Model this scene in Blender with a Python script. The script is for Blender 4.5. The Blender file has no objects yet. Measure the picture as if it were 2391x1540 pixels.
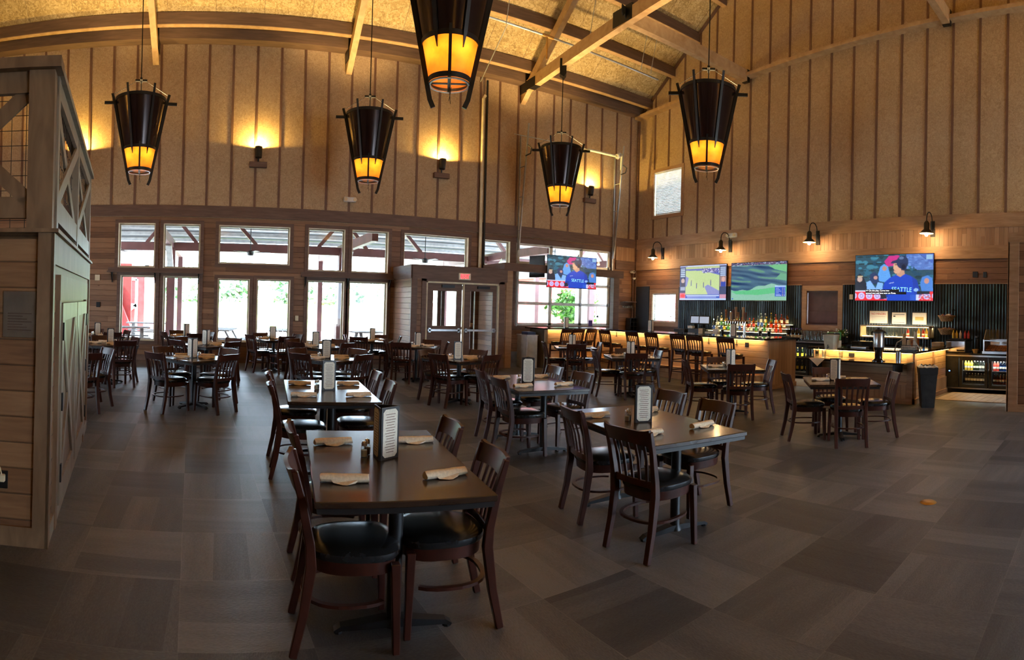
import bpy, bmesh, math, random
import numpy as np
from mathutils import Vector, Matrix
random.seed(7)
R = math.radians
SC = bpy.context.scene
COL = SC.collection

# ---------------------------------------------------------------- camera
PW, PH = 2391, 1540
FPX, CY0, PIT, ROL, YAW = 1354.28, 710.26, .0060, -.0261, -.5036
cd = bpy.data.cameras.new('camera')
cam = bpy.data.objects.new('camera', cd); COL.objects.link(cam); SC.camera = cam
cd.type = 'PANO'
cd.panorama_type = 'CENTRAL_CYLINDRICAL'
cd.central_cylindrical_range_u_min = -(PW / 2) / FPX
cd.central_cylindrical_range_u_max = (PW / 2) / FPX
cd.central_cylindrical_range_v_min = (CY0 - PH) / FPX
cd.central_cylindrical_range_v_max = CY0 / FPX
cd.central_cylindrical_radius = 1.0
cd.clip_start = .05; cd.clip_end = 500
m = Matrix.Rotation(YAW, 3, 'Z') @ Matrix.Rotation(PIT, 3, 'X') @ Matrix.Rotation(ROL, 3, 'Y')
cx, cy, cz = m.col[0].copy(), m.col[1].copy(), m.col[2].copy()
mm = Matrix(((cx.x, cz.x, -cy.x), (cx.y, cz.y, -cy.y), (cx.z, cz.z, -cy.z)))
cam.matrix_world = Matrix.Translation((0, 0, 1.65)) @ mm.to_4x4()

# ---------------------------------------------------------------- world, sun, exposure
SC.view_settings.view_transform = 'Standard'; SC.view_settings.look = 'None'
SC.view_settings.gamma = 1; SC.view_settings.use_curve_mapping = False
SC.view_settings.exposure = 0.8
SC.cycles.use_denoising = True
SC.cycles.max_bounces = 7; SC.cycles.diffuse_bounces = 4; SC.cycles.glossy_bounces = 3
SC.cycles.transparent_max_bounces = 10; SC.cycles.transmission_bounces = 4
SC.cycles.sample_clamp_indirect = 6
SC.cycles.caustics_reflective = False; SC.cycles.caustics_refractive = False
world = bpy.data.worlds.new('sky'); SC.world = world
world.use_nodes = True
wn = world.node_tree.nodes; bg = wn['Background']
bg.inputs[0].default_value = (.64, .82, 1, 1); bg.inputs[1].default_value = 15
sl = bpy.data.lights.new('sun', 'SUN'); sl.energy = 22; sl.angle = R(1.5); sl.color = (1, .95, .86)
sun = bpy.data.objects.new('sun', sl); COL.objects.link(sun)
sun.rotation_euler = Vector((-.55, -.12, .8)).to_track_quat('Z', 'Y').to_euler()

# ---------------------------------------------------------------- materials
MATS = {}
def nt(name):
    mt = bpy.data.materials.new(name); mt.use_nodes = True
    t = mt.node_tree; b = t.nodes['Principled BSDF']; MATS[name] = mt
    return mt, t, b
def N(t, typ, **kw):
    n = t.nodes.new(typ)
    for k, v in kw.items():
        if k.startswith('i_'): n.inputs[k[2:]].default_value = v
        else: setattr(n, k, v)
    return n
def L(t, a, b): t.links.new(a, b)
def math_(t, op, a, b=None, c=None):
    n = t.nodes.new('ShaderNodeMath'); n.operation = op
    for i, v in enumerate((a, b, c)):
        if v is None: continue
        if isinstance(v, (int, float)): n.inputs[i].default_value = v
        else: L(t, v, n.inputs[i])
    return n.outputs[0]
def ramp(t, fac, stops):
    n = t.nodes.new('ShaderNodeValToRGB'); e = n.color_ramp.elements
    while len(e) > 1: e.remove(e[0])
    e[0].position = stops[0][0]; e[0].color = (*stops[0][1], 1)
    for p, c in stops[1:]:
        q = e.new(p); q.color = (*c, 1)
    L(t, fac, n.inputs[0]); return n.outputs[0]
def posn(t): return t.nodes.new('ShaderNodeNewGeometry').outputs['Position']
def scaled(t, vec, s):
    n = N(t, 'ShaderNodeMapping'); n.inputs['Scale'].default_value = s; L(t, vec, n.inputs[0]); return n.outputs[0]
def bump(t, b, h, strength=.3, dist=.01):
    n = N(t, 'ShaderNodeBump'); n.inputs['Strength'].default_value = strength; n.inputs['Distance'].default_value = dist
    L(t, h, n.inputs['Height']); L(t, n.outputs[0], b.inputs['Normal'])
def plain(name, col, rough=.5, metal=0, spec=None, noise=.08, ns=6, coat=0):
    mt, t, b = nt(name)
    b.inputs['Roughness'].default_value = rough; b.inputs['Metallic'].default_value = metal
    if coat: b.inputs['Coat Weight'].default_value = coat
    tc = t.nodes.new('ShaderNodeTexCoord')
    n = N(t, 'ShaderNodeTexNoise'); n.inputs['Scale'].default_value = ns; n.inputs['Detail'].default_value = 3
    L(t, tc.outputs['Object'], n.inputs['Vector'])
    c0 = tuple(max(0, c * (1 - noise * 2)) for c in col); c1 = tuple(min(1, c * (1 + noise * 2)) for c in col)
    L(t, ramp(t, n.outputs[0], [(.3, c0), (.7, c1)]), b.inputs['Base Color'])
    return mt
def emis(name, col, s, base=None):
    mt, t, b = nt(name)
    b.inputs['Base Color'].default_value = (*(base or col), 1)
    b.inputs['Emission Color'].default_value = (*col, 1); b.inputs['Emission Strength'].default_value = s
    return mt
def wood(name, dark, light, rough=.5, grain=(1, 1, 14), sc=3.0, world=False, coat=0):
    mt, t, b = nt(name)
    v = posn(t) if world else t.nodes.new('ShaderNodeTexCoord').outputs['Object']
    v = scaled(t, v, grain)
    n = N(t, 'ShaderNodeTexNoise'); n.inputs['Scale'].default_value = sc; n.inputs['Detail'].default_value = 5
    n.inputs['Distortion'].default_value = .6
    L(t, v, n.inputs['Vector'])
    L(t, ramp(t, n.outputs[0], [(.28, dark), (.72, light)]), b.inputs['Base Color'])
    b.inputs['Roughness'].default_value = rough
    if coat: b.inputs['Coat Weight'].default_value = coat; b.inputs['Coat Roughness'].default_value = .12
    return mt
def siding(name, axis, pitch, cols, vertical_boards=False, knots=True, rough=.55):
    """boards with grooves; axis = index of the coordinate that steps from board to board, run = along the board"""
    mt, t, b = nt(name)
    sp = t.nodes.new('ShaderNodeSeparateXYZ'); L(t, posn(t), sp.inputs[0])
    if axis == 2: u = sp.outputs[2]; run = math_(t, 'ADD', sp.outputs[0], sp.outputs[1])
    else: u = math_(t, 'ADD', sp.outputs[0], sp.outputs[1]); run = sp.outputs[2]
    u = math_(t, 'DIVIDE', u, pitch)
    k = math_(t, 'FLOOR', u); fr = math_(t, 'SUBTRACT', u, k)
    jit = N(t, 'ShaderNodeTexWhiteNoise', noise_dimensions='1D'); L(t, k, jit.inputs['W'])
    r2 = math_(t, 'ADD', math_(t, 'DIVIDE', run, 2.6), math_(t, 'MULTIPLY', jit.outputs[0], 7.3))
    k2 = math_(t, 'FLOOR', r2)
    wn2 = N(t, 'ShaderNodeTexWhiteNoise', noise_dimensions='2D')
    cb = t.nodes.new('ShaderNodeCombineXYZ'); L(t, k, cb.inputs[0]); L(t, k2, cb.inputs[1]); L(t, cb.outputs[0], wn2.inputs['Vector'])
    cb2 = t.nodes.new('ShaderNodeCombineXYZ'); L(t, math_(t, 'MULTIPLY', run, 1.2), cb2.inputs[0]); L(t, math_(t, 'MULTIPLY', u, 2.2), cb2.inputs[1]); L(t, k, cb2.inputs[2])
    gn = N(t, 'ShaderNodeTexNoise'); gn.inputs['Scale'].default_value = 2.2; gn.inputs['Detail'].default_value = 5; gn.inputs['Distortion'].default_value = .8
    L(t, cb2.outputs[0], gn.inputs['Vector'])
    f = math_(t, 'ADD', math_(t, 'MULTIPLY', wn2.outputs[0], .5), math_(t, 'MULTIPLY', gn.outputs[0], .55))
    c = ramp(t, f, [(.2, cols[0]), (.5, cols[1]), (.85, cols[2])])
    if knots:
        vo = N(t, 'ShaderNodeTexVoronoi'); vo.inputs['Scale'].default_value = 2.6
        cb3 = t.nodes.new('ShaderNodeCombineXYZ'); L(t, math_(t, 'MULTIPLY', run, .8), cb3.inputs[0]); L(t, math_(t, 'MULTIPLY', u, .3), cb3.inputs[1]); L(t, cb3.outputs[0], vo.inputs['Vector'])
        kf = ramp(t, vo.outputs['Distance'], [(.0, (.25, .2, .18)), (.045, (.5, .42, .38)), (.075, (1, 1, 1))])
        mx = N(t, 'ShaderNodeMix', data_type='RGBA', blend_type='MULTIPLY'); mx.inputs[0].default_value = 1
        L(t, c, mx.inputs[6]); L(t, kf, mx.inputs[7]); c = mx.outputs[2]
    g = math_(t, 'MINIMUM', fr, math_(t, 'SUBTRACT', 1, fr))
    gf = ramp(t, g, [(.0, (.25, .25, .25)), (.045, (1, 1, 1))])
    mx = N(t, 'ShaderNodeMix', data_type='RGBA', blend_type='MULTIPLY'); mx.inputs[0].default_value = 1
    L(t, c, mx.inputs[6]); L(t, gf, mx.inputs[7]); L(t, mx.outputs[2], b.inputs['Base Color'])
    b.inputs['Roughness'].default_value = rough
    bump(t, b, math_(t, 'MINIMUM', math_(t, 'MULTIPLY', g, 16), 1), .6, .008)
    return mt
def osb(name, c0, c1, c2, sc=9, grid=True):
    mt, t, b = nt(name)
    p = posn(t)
    v = N(t, 'ShaderNodeTexVoronoi'); v.inputs['Scale'].default_value = sc * 3; v.feature = 'F1'
    n0 = N(t, 'ShaderNodeTexNoise'); n0.inputs['Scale'].default_value = sc; n0.inputs['Detail'].default_value = 3; L(t, p, n0.inputs['Vector'])
    ad = N(t, 'ShaderNodeVectorMath', operation='ADD'); L(t, p, ad.inputs[0]); L(t, n0.outputs[1], ad.inputs[1])
    L(t, scaled(t, ad.outputs[0], (1, 1, .55)), v.inputs['Vector'])
    sp = t.nodes.new('ShaderNodeSeparateXYZ'); L(t, v.outputs['Color'], sp.inputs[0])
    big = N(t, 'ShaderNodeTexNoise'); big.inputs['Scale'].default_value = .7; L(t, p, big.inputs['Vector'])
    f = math_(t, 'ADD', math_(t, 'MULTIPLY', sp.outputs[0], .62), math_(t, 'MULTIPLY', big.outputs[0], .45))
    L(t, ramp(t, f, [(.15, c0), (.5, c1), (.9, c2)]), b.inputs['Base Color'])
    b.inputs['Roughness'].default_value = .75
    return mt

osb('osb_wall', (.35, .225, .12), (.45, .305, .175), (.55, .395, .24), 7)
osb('osb_ceiling', (.27, .18, .07), (.45, .32, .14), (.64, .50, .27), 5)
wood('batten', (.13, .062, .036), (.20, .105, .064), .6, (3, 3, 1), 3, True)
wood('trim', (.105, .056, .038), (.17, .095, .066), .6, (1, 1, 8), 2.2, True)
wood('trim_light', (.30, .17, .09), (.44, .27, .16), .6, (1, 1, 8), 2.2, True)
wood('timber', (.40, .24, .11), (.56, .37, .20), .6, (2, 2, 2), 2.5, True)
wood('timber_shade_dark', (.10, .06, .038), (.17, .10, .065), .7, (.6, 3, 6), 3, True)  # tone carries the shade on eave plate and purlin faces
siding('siding_h', 2, .142, ((.13, .056, .026), (.22, .105, .05), (.34, .175, .09)))
siding('siding_dark', 2, .142, ((.105, .05, .034), (.165, .08, .052), (.25, .125, .075)))
siding('siding_v', 0, .115, ((.26, .14, .075), (.36, .21, .12), (.46, .29, .18)))
siding('bar_siding', 2, .135, ((.42, .24, .12), (.56, .35, .19), (.68, .45, .27)))
siding('bar_v', 0, .11, ((.32, .18, .10), (.42, .26, .15), (.52, .34, .21)))
siding('siding_grey', 2, .17, ((.13, .055, .022), (.22, .105, .045), (.33, .175, .08)))
wood('board', (.14, .075, .036), (.24, .14, .072), .55, (5, 5, 1), 2.5, True)
wood('board_pale', (.20, .15, .10), (.30, .24, .17), .5, (4, 4, 1), 2.5, True)
wood('mahogany', (.026, .0065, .0045), (.062, .016, .010), .33, (2, 2, 1), 6, False, 0)
MATS['mahogany'].node_tree.nodes['Principled BSDF'].inputs['Specular IOR Level'].default_value = .42
wood('tabletop', (.024, .012, .008), (.052, .028, .019), .24, (1, 4, 1), 3.5, False, .25)
plain('table_edge', (.012, .011, .012), .35)
plain('vinyl', (.012, .013, .015), .22, 0, noise=.15, ns=30)
plain('iron', (.012, .012, .014), .42, .4)
plain('black', (.010, .010, .011), .45)
plain('black_gloss', (.010, .010, .012), .12)
plain('shade_metal', (.018, .009, .011), .2, .5, noise=.2, ns=2)
plain('steel', (.45, .45, .46), .28, .95)
plain('galv', (.42, .43, .44), .4, .8)
plain('chrome', (.7, .7, .72), .12, 1)
plain('white', (.75, .75, .73), .5)
plain('cream', (.74, .62, .42), .8)
plain('paper', (.78, .72, .60), .8, noise=.04, ns=60)
plain('linen', (.72, .58, .41), .9, noise=.06, ns=80)
plain('window_frame', (.40, .34, .25), .5)
plain('reveal', (.68, .58, .40), .55)
plain('alu', (.62, .62, .60), .4, .3)
plain('counter', (.010, .010, .011), .10, noise=.3, ns=40, coat=.5)
plain('corrugated', (.045, .058, .066), .30, .75, noise=.2, ns=2)
plain('dark_panel', (.022, .024, .032), .6)
plain('grey_tile', (.22, .23, .26), .5)
plain('red', (.42, .05, .045), .6, noise=.12, ns=3)
plain('red_brown', (.12, .04, .038), .6, noise=.12, ns=3)
plain('concrete', (.60, .58, .54), .8, noise=.1, ns=.6)
plain('grass', (.22, .36, .07), .9, noise=.25, ns=.3)
plain('rock', (.42, .42, .40), .9, noise=.3, ns=3)
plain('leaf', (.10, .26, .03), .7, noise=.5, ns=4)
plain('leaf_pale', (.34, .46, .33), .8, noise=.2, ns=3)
plain('bark', (.12, .08, .05), .9)
plain('patio_roof', (.11, .115, .12), .6, .2); plain('patio_purlin', (.38, .38, .38), .6)
plain('picnic', (.26, .24, .24), .8, noise=.2)
plain('tile', (.52, .38, .24), .5)
plain('grout', (.2, .15, .10), .8)
plain('lemonade', (.92, .80, .62), .5); plain('wicker', (.42, .25, .12), .7, noise=.3, ns=40)
plain('blind_dark', (.10, .045, .035), .5)
plain('blind_white', (.72, .74, .72), .5)
plain('red_label', (.55, .04, .02), .5); plain('blue_label', (.03, .09, .4), .5)
plain('yellow_label', (.75, .5, .04), .5); plain('green_label', (.05, .3, .08), .5); plain('purple', (.10, .06, .3), .5)
plain('brown_food', (.40, .16, .06), .6, noise=.3, ns=20)
plain('bag_black', (.014, .013, .013), .45, noise=.4, ns=8)
plain('bag_white', (.6, .58, .52), .5, noise=.2, ns=20)
plain('brass', (.55, .32, .10), .35, .8)
plain('gold_frame', (.65, .45, .14), .5)
plain('navy', (.02, .04, .10), .5); plain('notice_paper', (.34, .24, .19), .5)
emis('led', (1, .62, .20), 7); emis('led_white', (1, .80, .45), 9); emis('bulb', (1, .72, .35), 40); emis('bulb_white', (1, .86, .6), 16)
emis('exit_red', (1, .01, .02), 5); emis('exit_body', (.5, .42, .3), .1, (.6, .55, .45))
emis('screen_white', (.75, .8, .9), .8); emis('screen_black', (.0, .0, .0), 0); emis('tv_text', (.9, .95, 1), 1.0); emis('tv_teal', (.25, .65, .8), .8)
emis('screen_grey', (.25, .3, .4), .7); emis('led_blue', (.1, .3, 1), 4); emis('sconce_glow', (1, .75, .2), 25)
mt = emis('led_step', (1, .85, .45), 5, (.8, .7, .5))

def carpet():
    mt, t, b = nt('carpet')
    sp = t.nodes.new('ShaderNodeSeparateXYZ'); L(t, posn(t), sp.inputs[0])
    X = math_(t, 'DIVIDE', math_(t, 'ADD', math_(t, 'MULTIPLY_ADD', sp.outputs[1], .05, sp.outputs[0]), .02), .65); Y = math_(t, 'DIVIDE', math_(t, 'ADD', math_(t, 'MULTIPLY_ADD', sp.outputs[0], -.05, sp.outputs[1]), .10), .70)
    kx = math_(t, 'FLOOR', X)
    Y = math_(t, 'ADD', Y, math_(t, 'MULTIPLY', kx, .0))
    ky = math_(t, 'FLOOR', Y); fx = math_(t, 'SUBTRACT', X, kx); fy = math_(t, 'SUBTRACT', Y, ky)
    cb = t.nodes.new('ShaderNodeCombineXYZ'); L(t, kx, cb.inputs[0]); L(t, ky, cb.inputs[1])
    w1 = N(t, 'ShaderNodeTexWhiteNoise', noise_dimensions='3D'); L(t, cb.outputs[0], w1.inputs['Vector'])
    par = math_(t, 'MODULO', math_(t, 'ADD', math_(t, 'ABSOLUTE', kx), math_(t, 'ABSOLUTE', ky)), 2)
    a = math_(t, 'ADD', math_(t, 'MULTIPLY', sp.outputs[0], math_(t, 'SUBTRACT', 1, par)), math_(t, 'MULTIPLY', sp.outputs[1], par))
    c = math_(t, 'ADD', math_(t, 'MULTIPLY', sp.outputs[1], math_(t, 'SUBTRACT', 1, par)), math_(t, 'MULTIPLY', sp.outputs[0], par))
    def streak(s1, s2, det):
        q = t.nodes.new('ShaderNodeCombineXYZ'); L(t, math_(t, 'MULTIPLY', a, s1), q.inputs[0]); L(t, math_(t, 'MULTIPLY', c, s2), q.inputs[1]); L(t, math_(t, 'MULTIPLY', w1.outputs[0], 50), q.inputs[2])
        n = N(t, 'ShaderNodeTexNoise'); n.inputs['Scale'].default_value = 1; n.inputs['Detail'].default_value = det; L(t, q.outputs[0], n.inputs['Vector']); return n.outputs[0]
    s1 = streak(1.2, 9, 3); s2 = streak(50, 130, 2)
    band = N(t, 'ShaderNodeTexWhiteNoise', noise_dimensions='3D')
    q = t.nodes.new('ShaderNodeCombineXYZ'); L(t, math_(t, 'FLOOR', math_(t, 'MULTIPLY', c, 4.4)), q.inputs[0]); L(t, cb.outputs[0], band.inputs['Vector'])
    L(t, math_(t, 'MULTIPLY', w1.outputs[0], 9), q.inputs[2]); L(t, q.outputs[0], band.inputs['Vector'])
    f = math_(t, 'ADD', math_(t, 'MULTIPLY', w1.outputs[0], .30), math_(t, 'ADD', math_(t, 'MULTIPLY', s1, .3), math_(t, 'ADD', math_(t, 'MULTIPLY', s2, .3), math_(t, 'MULTIPLY', band.outputs[0], .20))))
    col = ramp(t, f, [(.26, (.024, .026, .031)), (.5, (.068, .071, .078)), (.76, (.160, .160, .165))])
    g = math_(t, 'MINIMUM', math_(t, 'MINIMUM', fx, math_(t, 'SUBTRACT', 1, fx)), math_(t, 'MINIMUM', fy, math_(t, 'SUBTRACT', 1, fy)))
    gl = ramp(t, g, [(.0, (1.5, 1.45, 1.35)), (.006, (1, 1, 1))])
    mx = N(t, 'ShaderNodeMix', data_type='RGBA', blend_type='MULTIPLY'); mx.inputs[0].default_value = 1
    L(t, col, mx.inputs[6]); L(t, gl, mx.inputs[7]); L(t, mx.outputs[2], b.inputs['Base Color'])
    b.inputs['Roughness'].default_value = .46; b.inputs['Specular IOR Level'].default_value = .5
    bump(t, b, s2, .35, .004)
carpet()
def glassm(name, col=(1, 1, 1), refl=.08):
    mt, t, b = nt(name); t.nodes.remove(b)
    tr = N(t, 'ShaderNodeBsdfTransparent'); tr.inputs[0].default_value = (*col, 1)
    gl = N(t, 'ShaderNodeBsdfGlossy'); gl.inputs['Roughness'].default_value = .02
    lw = N(t, 'ShaderNodeLayerWeight'); lw.inputs[0].default_value = .25
    mx = N(t, 'ShaderNodeMixShader'); L(t, math_(t, 'ADD', math_(t, 'MULTIPLY', lw.outputs['Fresnel'], .5), refl), mx.inputs[0])
    L(t, tr.outputs[0], mx.inputs[1]); L(t, gl.outputs[0], mx.inputs[2]); L(t, mx.outputs[0], t.nodes['Material Output'].inputs[0])
glassm('glass', (.97, .99, 1), .02); glassm('clear', (.92, .95, .94), .06); glassm('tint_amber', (.85, .36, .06), .10)
glassm('tint_yellow', (.9, .82, .35), .10); glassm('tint_green', (.45, .62, .35), .10); glassm('tint_clear', (.92, .95, .92), .08); glassm('tint_red', (.75, .2, .08), .1)
glassm('tint_blue', (.15, .4, .8), .1); glassm('lemon', (.85, .72, .55), .10); glassm('tint_dark', (.12, .05, .03), .1); glassm('acrylic', (.62, .70, .66), .25)
def mica():
    mt, t, b = nt('mica')
    n = N(t, 'ShaderNodeTexNoise'); n.inputs['Scale'].default_value = 5; n.inputs['Detail'].default_value = 4; L(t, t.nodes.new('ShaderNodeTexCoord').outputs['Object'], n.inputs['Vector'])
    c = ramp(t, n.outputs[0], [(.3, (.60, .17, .010)), (.7, (.95, .31, .026))])
    L(t, c, b.inputs['Base Color']); L(t, c, b.inputs['Emission Color']); b.inputs['Emission Strength'].default_value = .42
    b.inputs['Emission Strength'].default_value = .30
    tr = N(t, 'ShaderNodeBsdfTranslucent'); L(t, c, tr.inputs[0])
    mx = N(t, 'ShaderNodeMixShader'); mx.inputs[0].default_value = .6
    L(t, b.outputs[0], mx.inputs[1]); L(t, tr.outputs[0], mx.inputs[2]); L(t, mx.outputs[0], t.nodes['Material Output'].inputs[0])
mica()
def vcol_screen():
    mt, t, b = nt('screen_picture')
    a = N(t, 'ShaderNodeVertexColor'); a.layer_name = 'Col'
    b.inputs['Base Color'].default_value = (.01, .01, .01, 1); b.inputs['Roughness'].default_value = .2
    L(t, a.outputs[0], b.inputs['Emission Color']); b.inputs['Emission Strength'].default_value = .72
vcol_screen()

# ---------------------------------------------------------------- mesh builder
class MB:
    def __init__(s): s.v = []; s.f = []; s.m = []; s.T = Matrix.Identity(4); s.mi = 0
    def add(s, vs, fs):
        k = len(s.v); T = s.T
        s.v += [tuple(T @ Vector(p)) for p in vs]
        for f in fs: s.f.append(tuple(i + k for i in f)); s.m.append(s.mi)
        return s
    def box(s, x0, x1, y0, y1, z0, z1):
        return s.add([(x0, y0, z0), (x1, y0, z0), (x1, y1, z0), (x0, y1, z0), (x0, y0, z1), (x1, y0, z1), (x1, y1, z1), (x0, y1, z1)],
                     [(0, 3, 2, 1), (4, 5, 6, 7), (0, 1, 5, 4), (1, 2, 6, 5), (2, 3, 7, 6), (3, 0, 4, 7)])
    def tbox(s, cx, cy, z0, z1, w0, d0, w1, d1):
        a = [(cx - w0, cy - d0, z0), (cx + w0, cy - d0, z0), (cx + w0, cy + d0, z0), (cx - w0, cy + d0, z0), (cx - w1, cy - d1, z1), (cx + w1, cy - d1, z1), (cx + w1, cy + d1, z1), (cx - w1, cy + d1, z1)]
        return s.add(a, [(0, 3, 2, 1), (4, 5, 6, 7), (0, 1, 5, 4), (1, 2, 6, 5), (2, 3, 7, 6), (3, 0, 4, 7)])
    def sweep(s, pts, w, d, ups=(0, 0, 1), closed=False):
        """rectangular section w (sideways) x d (along up) swept on a polyline"""
        n = len(pts); P = [Vector(p) for p in pts]; up = Vector(ups); vs = []
        W = w if isinstance(w, (list, tuple)) else [w] * n; D = d if isinstance(d, (list, tuple)) else [d] * n
        for i in range(n):
            if closed: tg = P[(i + 1) % n] - P[i - 1]
            else: tg = P[min(i + 1, n - 1)] - P[max(i - 1, 0)]
            tg.normalize(); sd = tg.cross(up)
            if sd.length < 1e-4: sd = tg.cross(Vector((0, 1, 0)))
            sd.normalize(); u = sd.cross(tg).normalized()
            a, b = sd * W[i] / 2, u * D[i] / 2
            vs += [P[i] - a - b, P[i] + a - b, P[i] + a + b, P[i] - a + b]
        fs = []
        for i in range(n if closed else n - 1):
            j = (i + 1) % n
            for k in range(4): fs.append((4 * i + k, 4 * i + (k + 1) % 4, 4 * j + (k + 1) % 4, 4 * j + k))
        if not closed: fs += [(3, 2, 1, 0), (4 * n - 4, 4 * n - 3, 4 * n - 2, 4 * n - 1)]
        return s.add(vs, fs)
    def bar(s, a, b, w, d, up=(0, 0, 1)): return s.sweep([a, b], w, d, up)
    def tube(s, pts, r, seg=8, caps=True):
        n = len(pts); P = [Vector(p) for p in pts]; vs = []; prev = None
        rr = r if isinstance(r, (list, tuple)) else [r] * n
        for i in range(n):
            tg = (P[min(i + 1, n - 1)] - P[max(i - 1, 0)]).normalized()
            if prev is None:
                a = tg.orthogonal().normalized()
            else: a = (prev - tg * prev.dot(tg)).normalized()
            prev = a; b = tg.cross(a)
            for k in range(seg):
                t = 2 * math.pi * k / seg; vs.append(P[i] + (a * math.cos(t) + b * math.sin(t)) * rr[i])
        fs = [(i * seg + k, i * seg + (k + 1) % seg, (i + 1) * seg + (k + 1) % seg, (i + 1) * seg + k) for i in range(n - 1) for k in range(seg)]
        if caps: fs += [tuple(range(seg - 1, -1, -1)), tuple(range((n - 1) * seg, n * seg))]
        return s.add(vs, fs)
    def lathe(s, prof, seg=16, cx=0, cy=0, a0=0, a1=2 * math.pi):
        n = len(prof); full = abs(a1 - a0 - 2 * math.pi) < 1e-6; m_ = seg if full else seg + 1
        vs = [(cx + r * math.cos(a0 + (a1 - a0) * k / seg), cy + r * math.sin(a0 + (a1 - a0) * k / seg), z) for r, z in prof for k in range(m_)]
        fs = []
        for i in range(n - 1):
            for k in range(seg):
                k2 = (k + 1) % m_; fs.append((i * m_ + k, i * m_ + k2, (i + 1) * m_ + k2, (i + 1) * m_ + k))
        return s.add(vs, fs)
    def prism(s, poly, z0, z1):
        n = len(poly); vs = [(x, y, z0) for x, y in poly] + [(x, y, z1) for x, y in poly]
        return s.add(vs, [tuple(range(n - 1, -1, -1)), tuple(range(n, 2 * n))] + [(i, (i + 1) % n, n + (i + 1) % n, n + i) for i in range(n)])
    def quad(s, a, b, c, d): return s.add([a, b, c, d], [(0, 1, 2, 3)])
    def at(s, x, y, z=0, rz=0, sc=1): s.T = Matrix.Translation((x, y, z)) @ Matrix.Rotation(R(rz), 4, 'Z') @ Matrix.Scale(sc, 4); return s
    def mat(s, i): s.mi = i; return s
    def build(s, name, mats, parent=None, smooth=False, bevel=0, local=False):
        me = bpy.data.meshes.new(name)
        v = s.v
        if parent is not None and not local:
            iv = Matrix.LocRotScale(parent.location, parent.rotation_euler, None).inverted()
            if parent.parent: iv = iv @ Matrix.LocRotScale(parent.parent.location, parent.parent.rotation_euler, None).inverted()
            v = [tuple(iv @ Vector(p)) for p in v]
        me.from_pydata(v, [], s.f)
        mats = mats if isinstance(mats, (list, tuple)) else [mats]
        for q in mats: me.materials.append(MATS[q])
        if len(mats) > 1: me.polygons.foreach_set('material_index', s.m)
        if bevel:
            bm = bmesh.new(); bm.from_mesh(me)
            bmesh.ops.recalc_face_normals(bm, faces=bm.faces)
            es = [e for e in bm.edges if len(e.link_faces) == 2 and e.calc_face_angle(0) > .6]
            bmesh.ops.bevel(bm, geom=es, offset=bevel, segments=1, affect='EDGES', profile=.5, clamp_overlap=True)
            bm.to_mesh(me); bm.free()
        else:
            bm = bmesh.new(); bm.from_mesh(me); bmesh.ops.recalc_face_normals(bm, faces=bm.faces); bm.to_mesh(me); bm.free()
        if smooth:
            me.shade_smooth()
            try: me.set_sharp_from_angle(angle=R(40))
            except Exception: pass
        o = bpy.data.objects.new(name, me); COL.objects.link(o)
        if parent is not None: o.parent = parent
        return o
def tag(o, label, cat, group=None, kind=None):
    o['label'] = label; o['category'] = cat
    if group: o['group'] = group
    if kind: o['kind'] = kind
    return o
def thing(name, label, cat, loc=(0, 0, 0), rz=0, group=None):
    o = bpy.data.objects.new(name, None); COL.objects.link(o); o.location = loc; o.rotation_euler = (0, 0, R(rz))
    o.empty_display_size = .1
    return tag(o, label, cat, group)
def struct(o): o['kind'] = 'structure'; return o
def sempty(name, loc=(0, 0, 0)):
    o = bpy.data.objects.new(name, None); COL.objects.link(o); o.location = loc; o['kind'] = 'structure'; return o
def kids(o): return [c for c in bpy.data.objects if c.parent == o]
def register(o, cache={}):
    if o.name not in cache: cache[o.name] = [(c, [g for g in kids(c)]) for c in kids(o)]
    return cache[o.name]
def dup(root, loc, rz=0, label=None, scale=None):
    r = root.copy(); COL.objects.link(r); r.location = loc; r.rotation_euler = (0, 0, R(rz))
    if scale: r.scale = scale
    if label: r['label'] = label
    for c, gs in register(root):
        d = c.copy(); COL.objects.link(d); d.parent = r
        for g in gs:
            e = g.copy(); COL.objects.link(e); e.parent = d
    return r
def text(name, body, size, mat, parent, loc, rot, ext=.0015, align='CENTER', sx=1.0):
    cu = bpy.data.curves.new(name, 'FONT'); cu.body = body; cu.size = size; cu.align_x = align; cu.align_y = 'CENTER'; cu.extrude = ext
    o = bpy.data.objects.new(name, cu)
    me = bpy.data.meshes.new_from_object(o); bpy.data.objects.remove(o)
    me.name = name; me.materials.clear(); me.materials.append(MATS[mat])
    o = bpy.data.objects.new(name, me); COL.objects.link(o); o.location = loc; o.rotation_euler = rot; o.scale = (sx, 1, 1)
    if parent: o.parent = parent
    return o
def light(name, typ, loc, energy, color, parent=None, **kw):
    l = bpy.data.lights.new(name, typ); l.energy = energy; l.color = color
    rot = kw.pop('rot', None)
    for k, v in kw.items(): setattr(l, k, v)
    o = bpy.data.objects.new(name, l); COL.objects.link(o)
    if rot: o.rotation_euler = rot
    if parent: o.parent = parent
    o.location = loc
    return o
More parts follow.
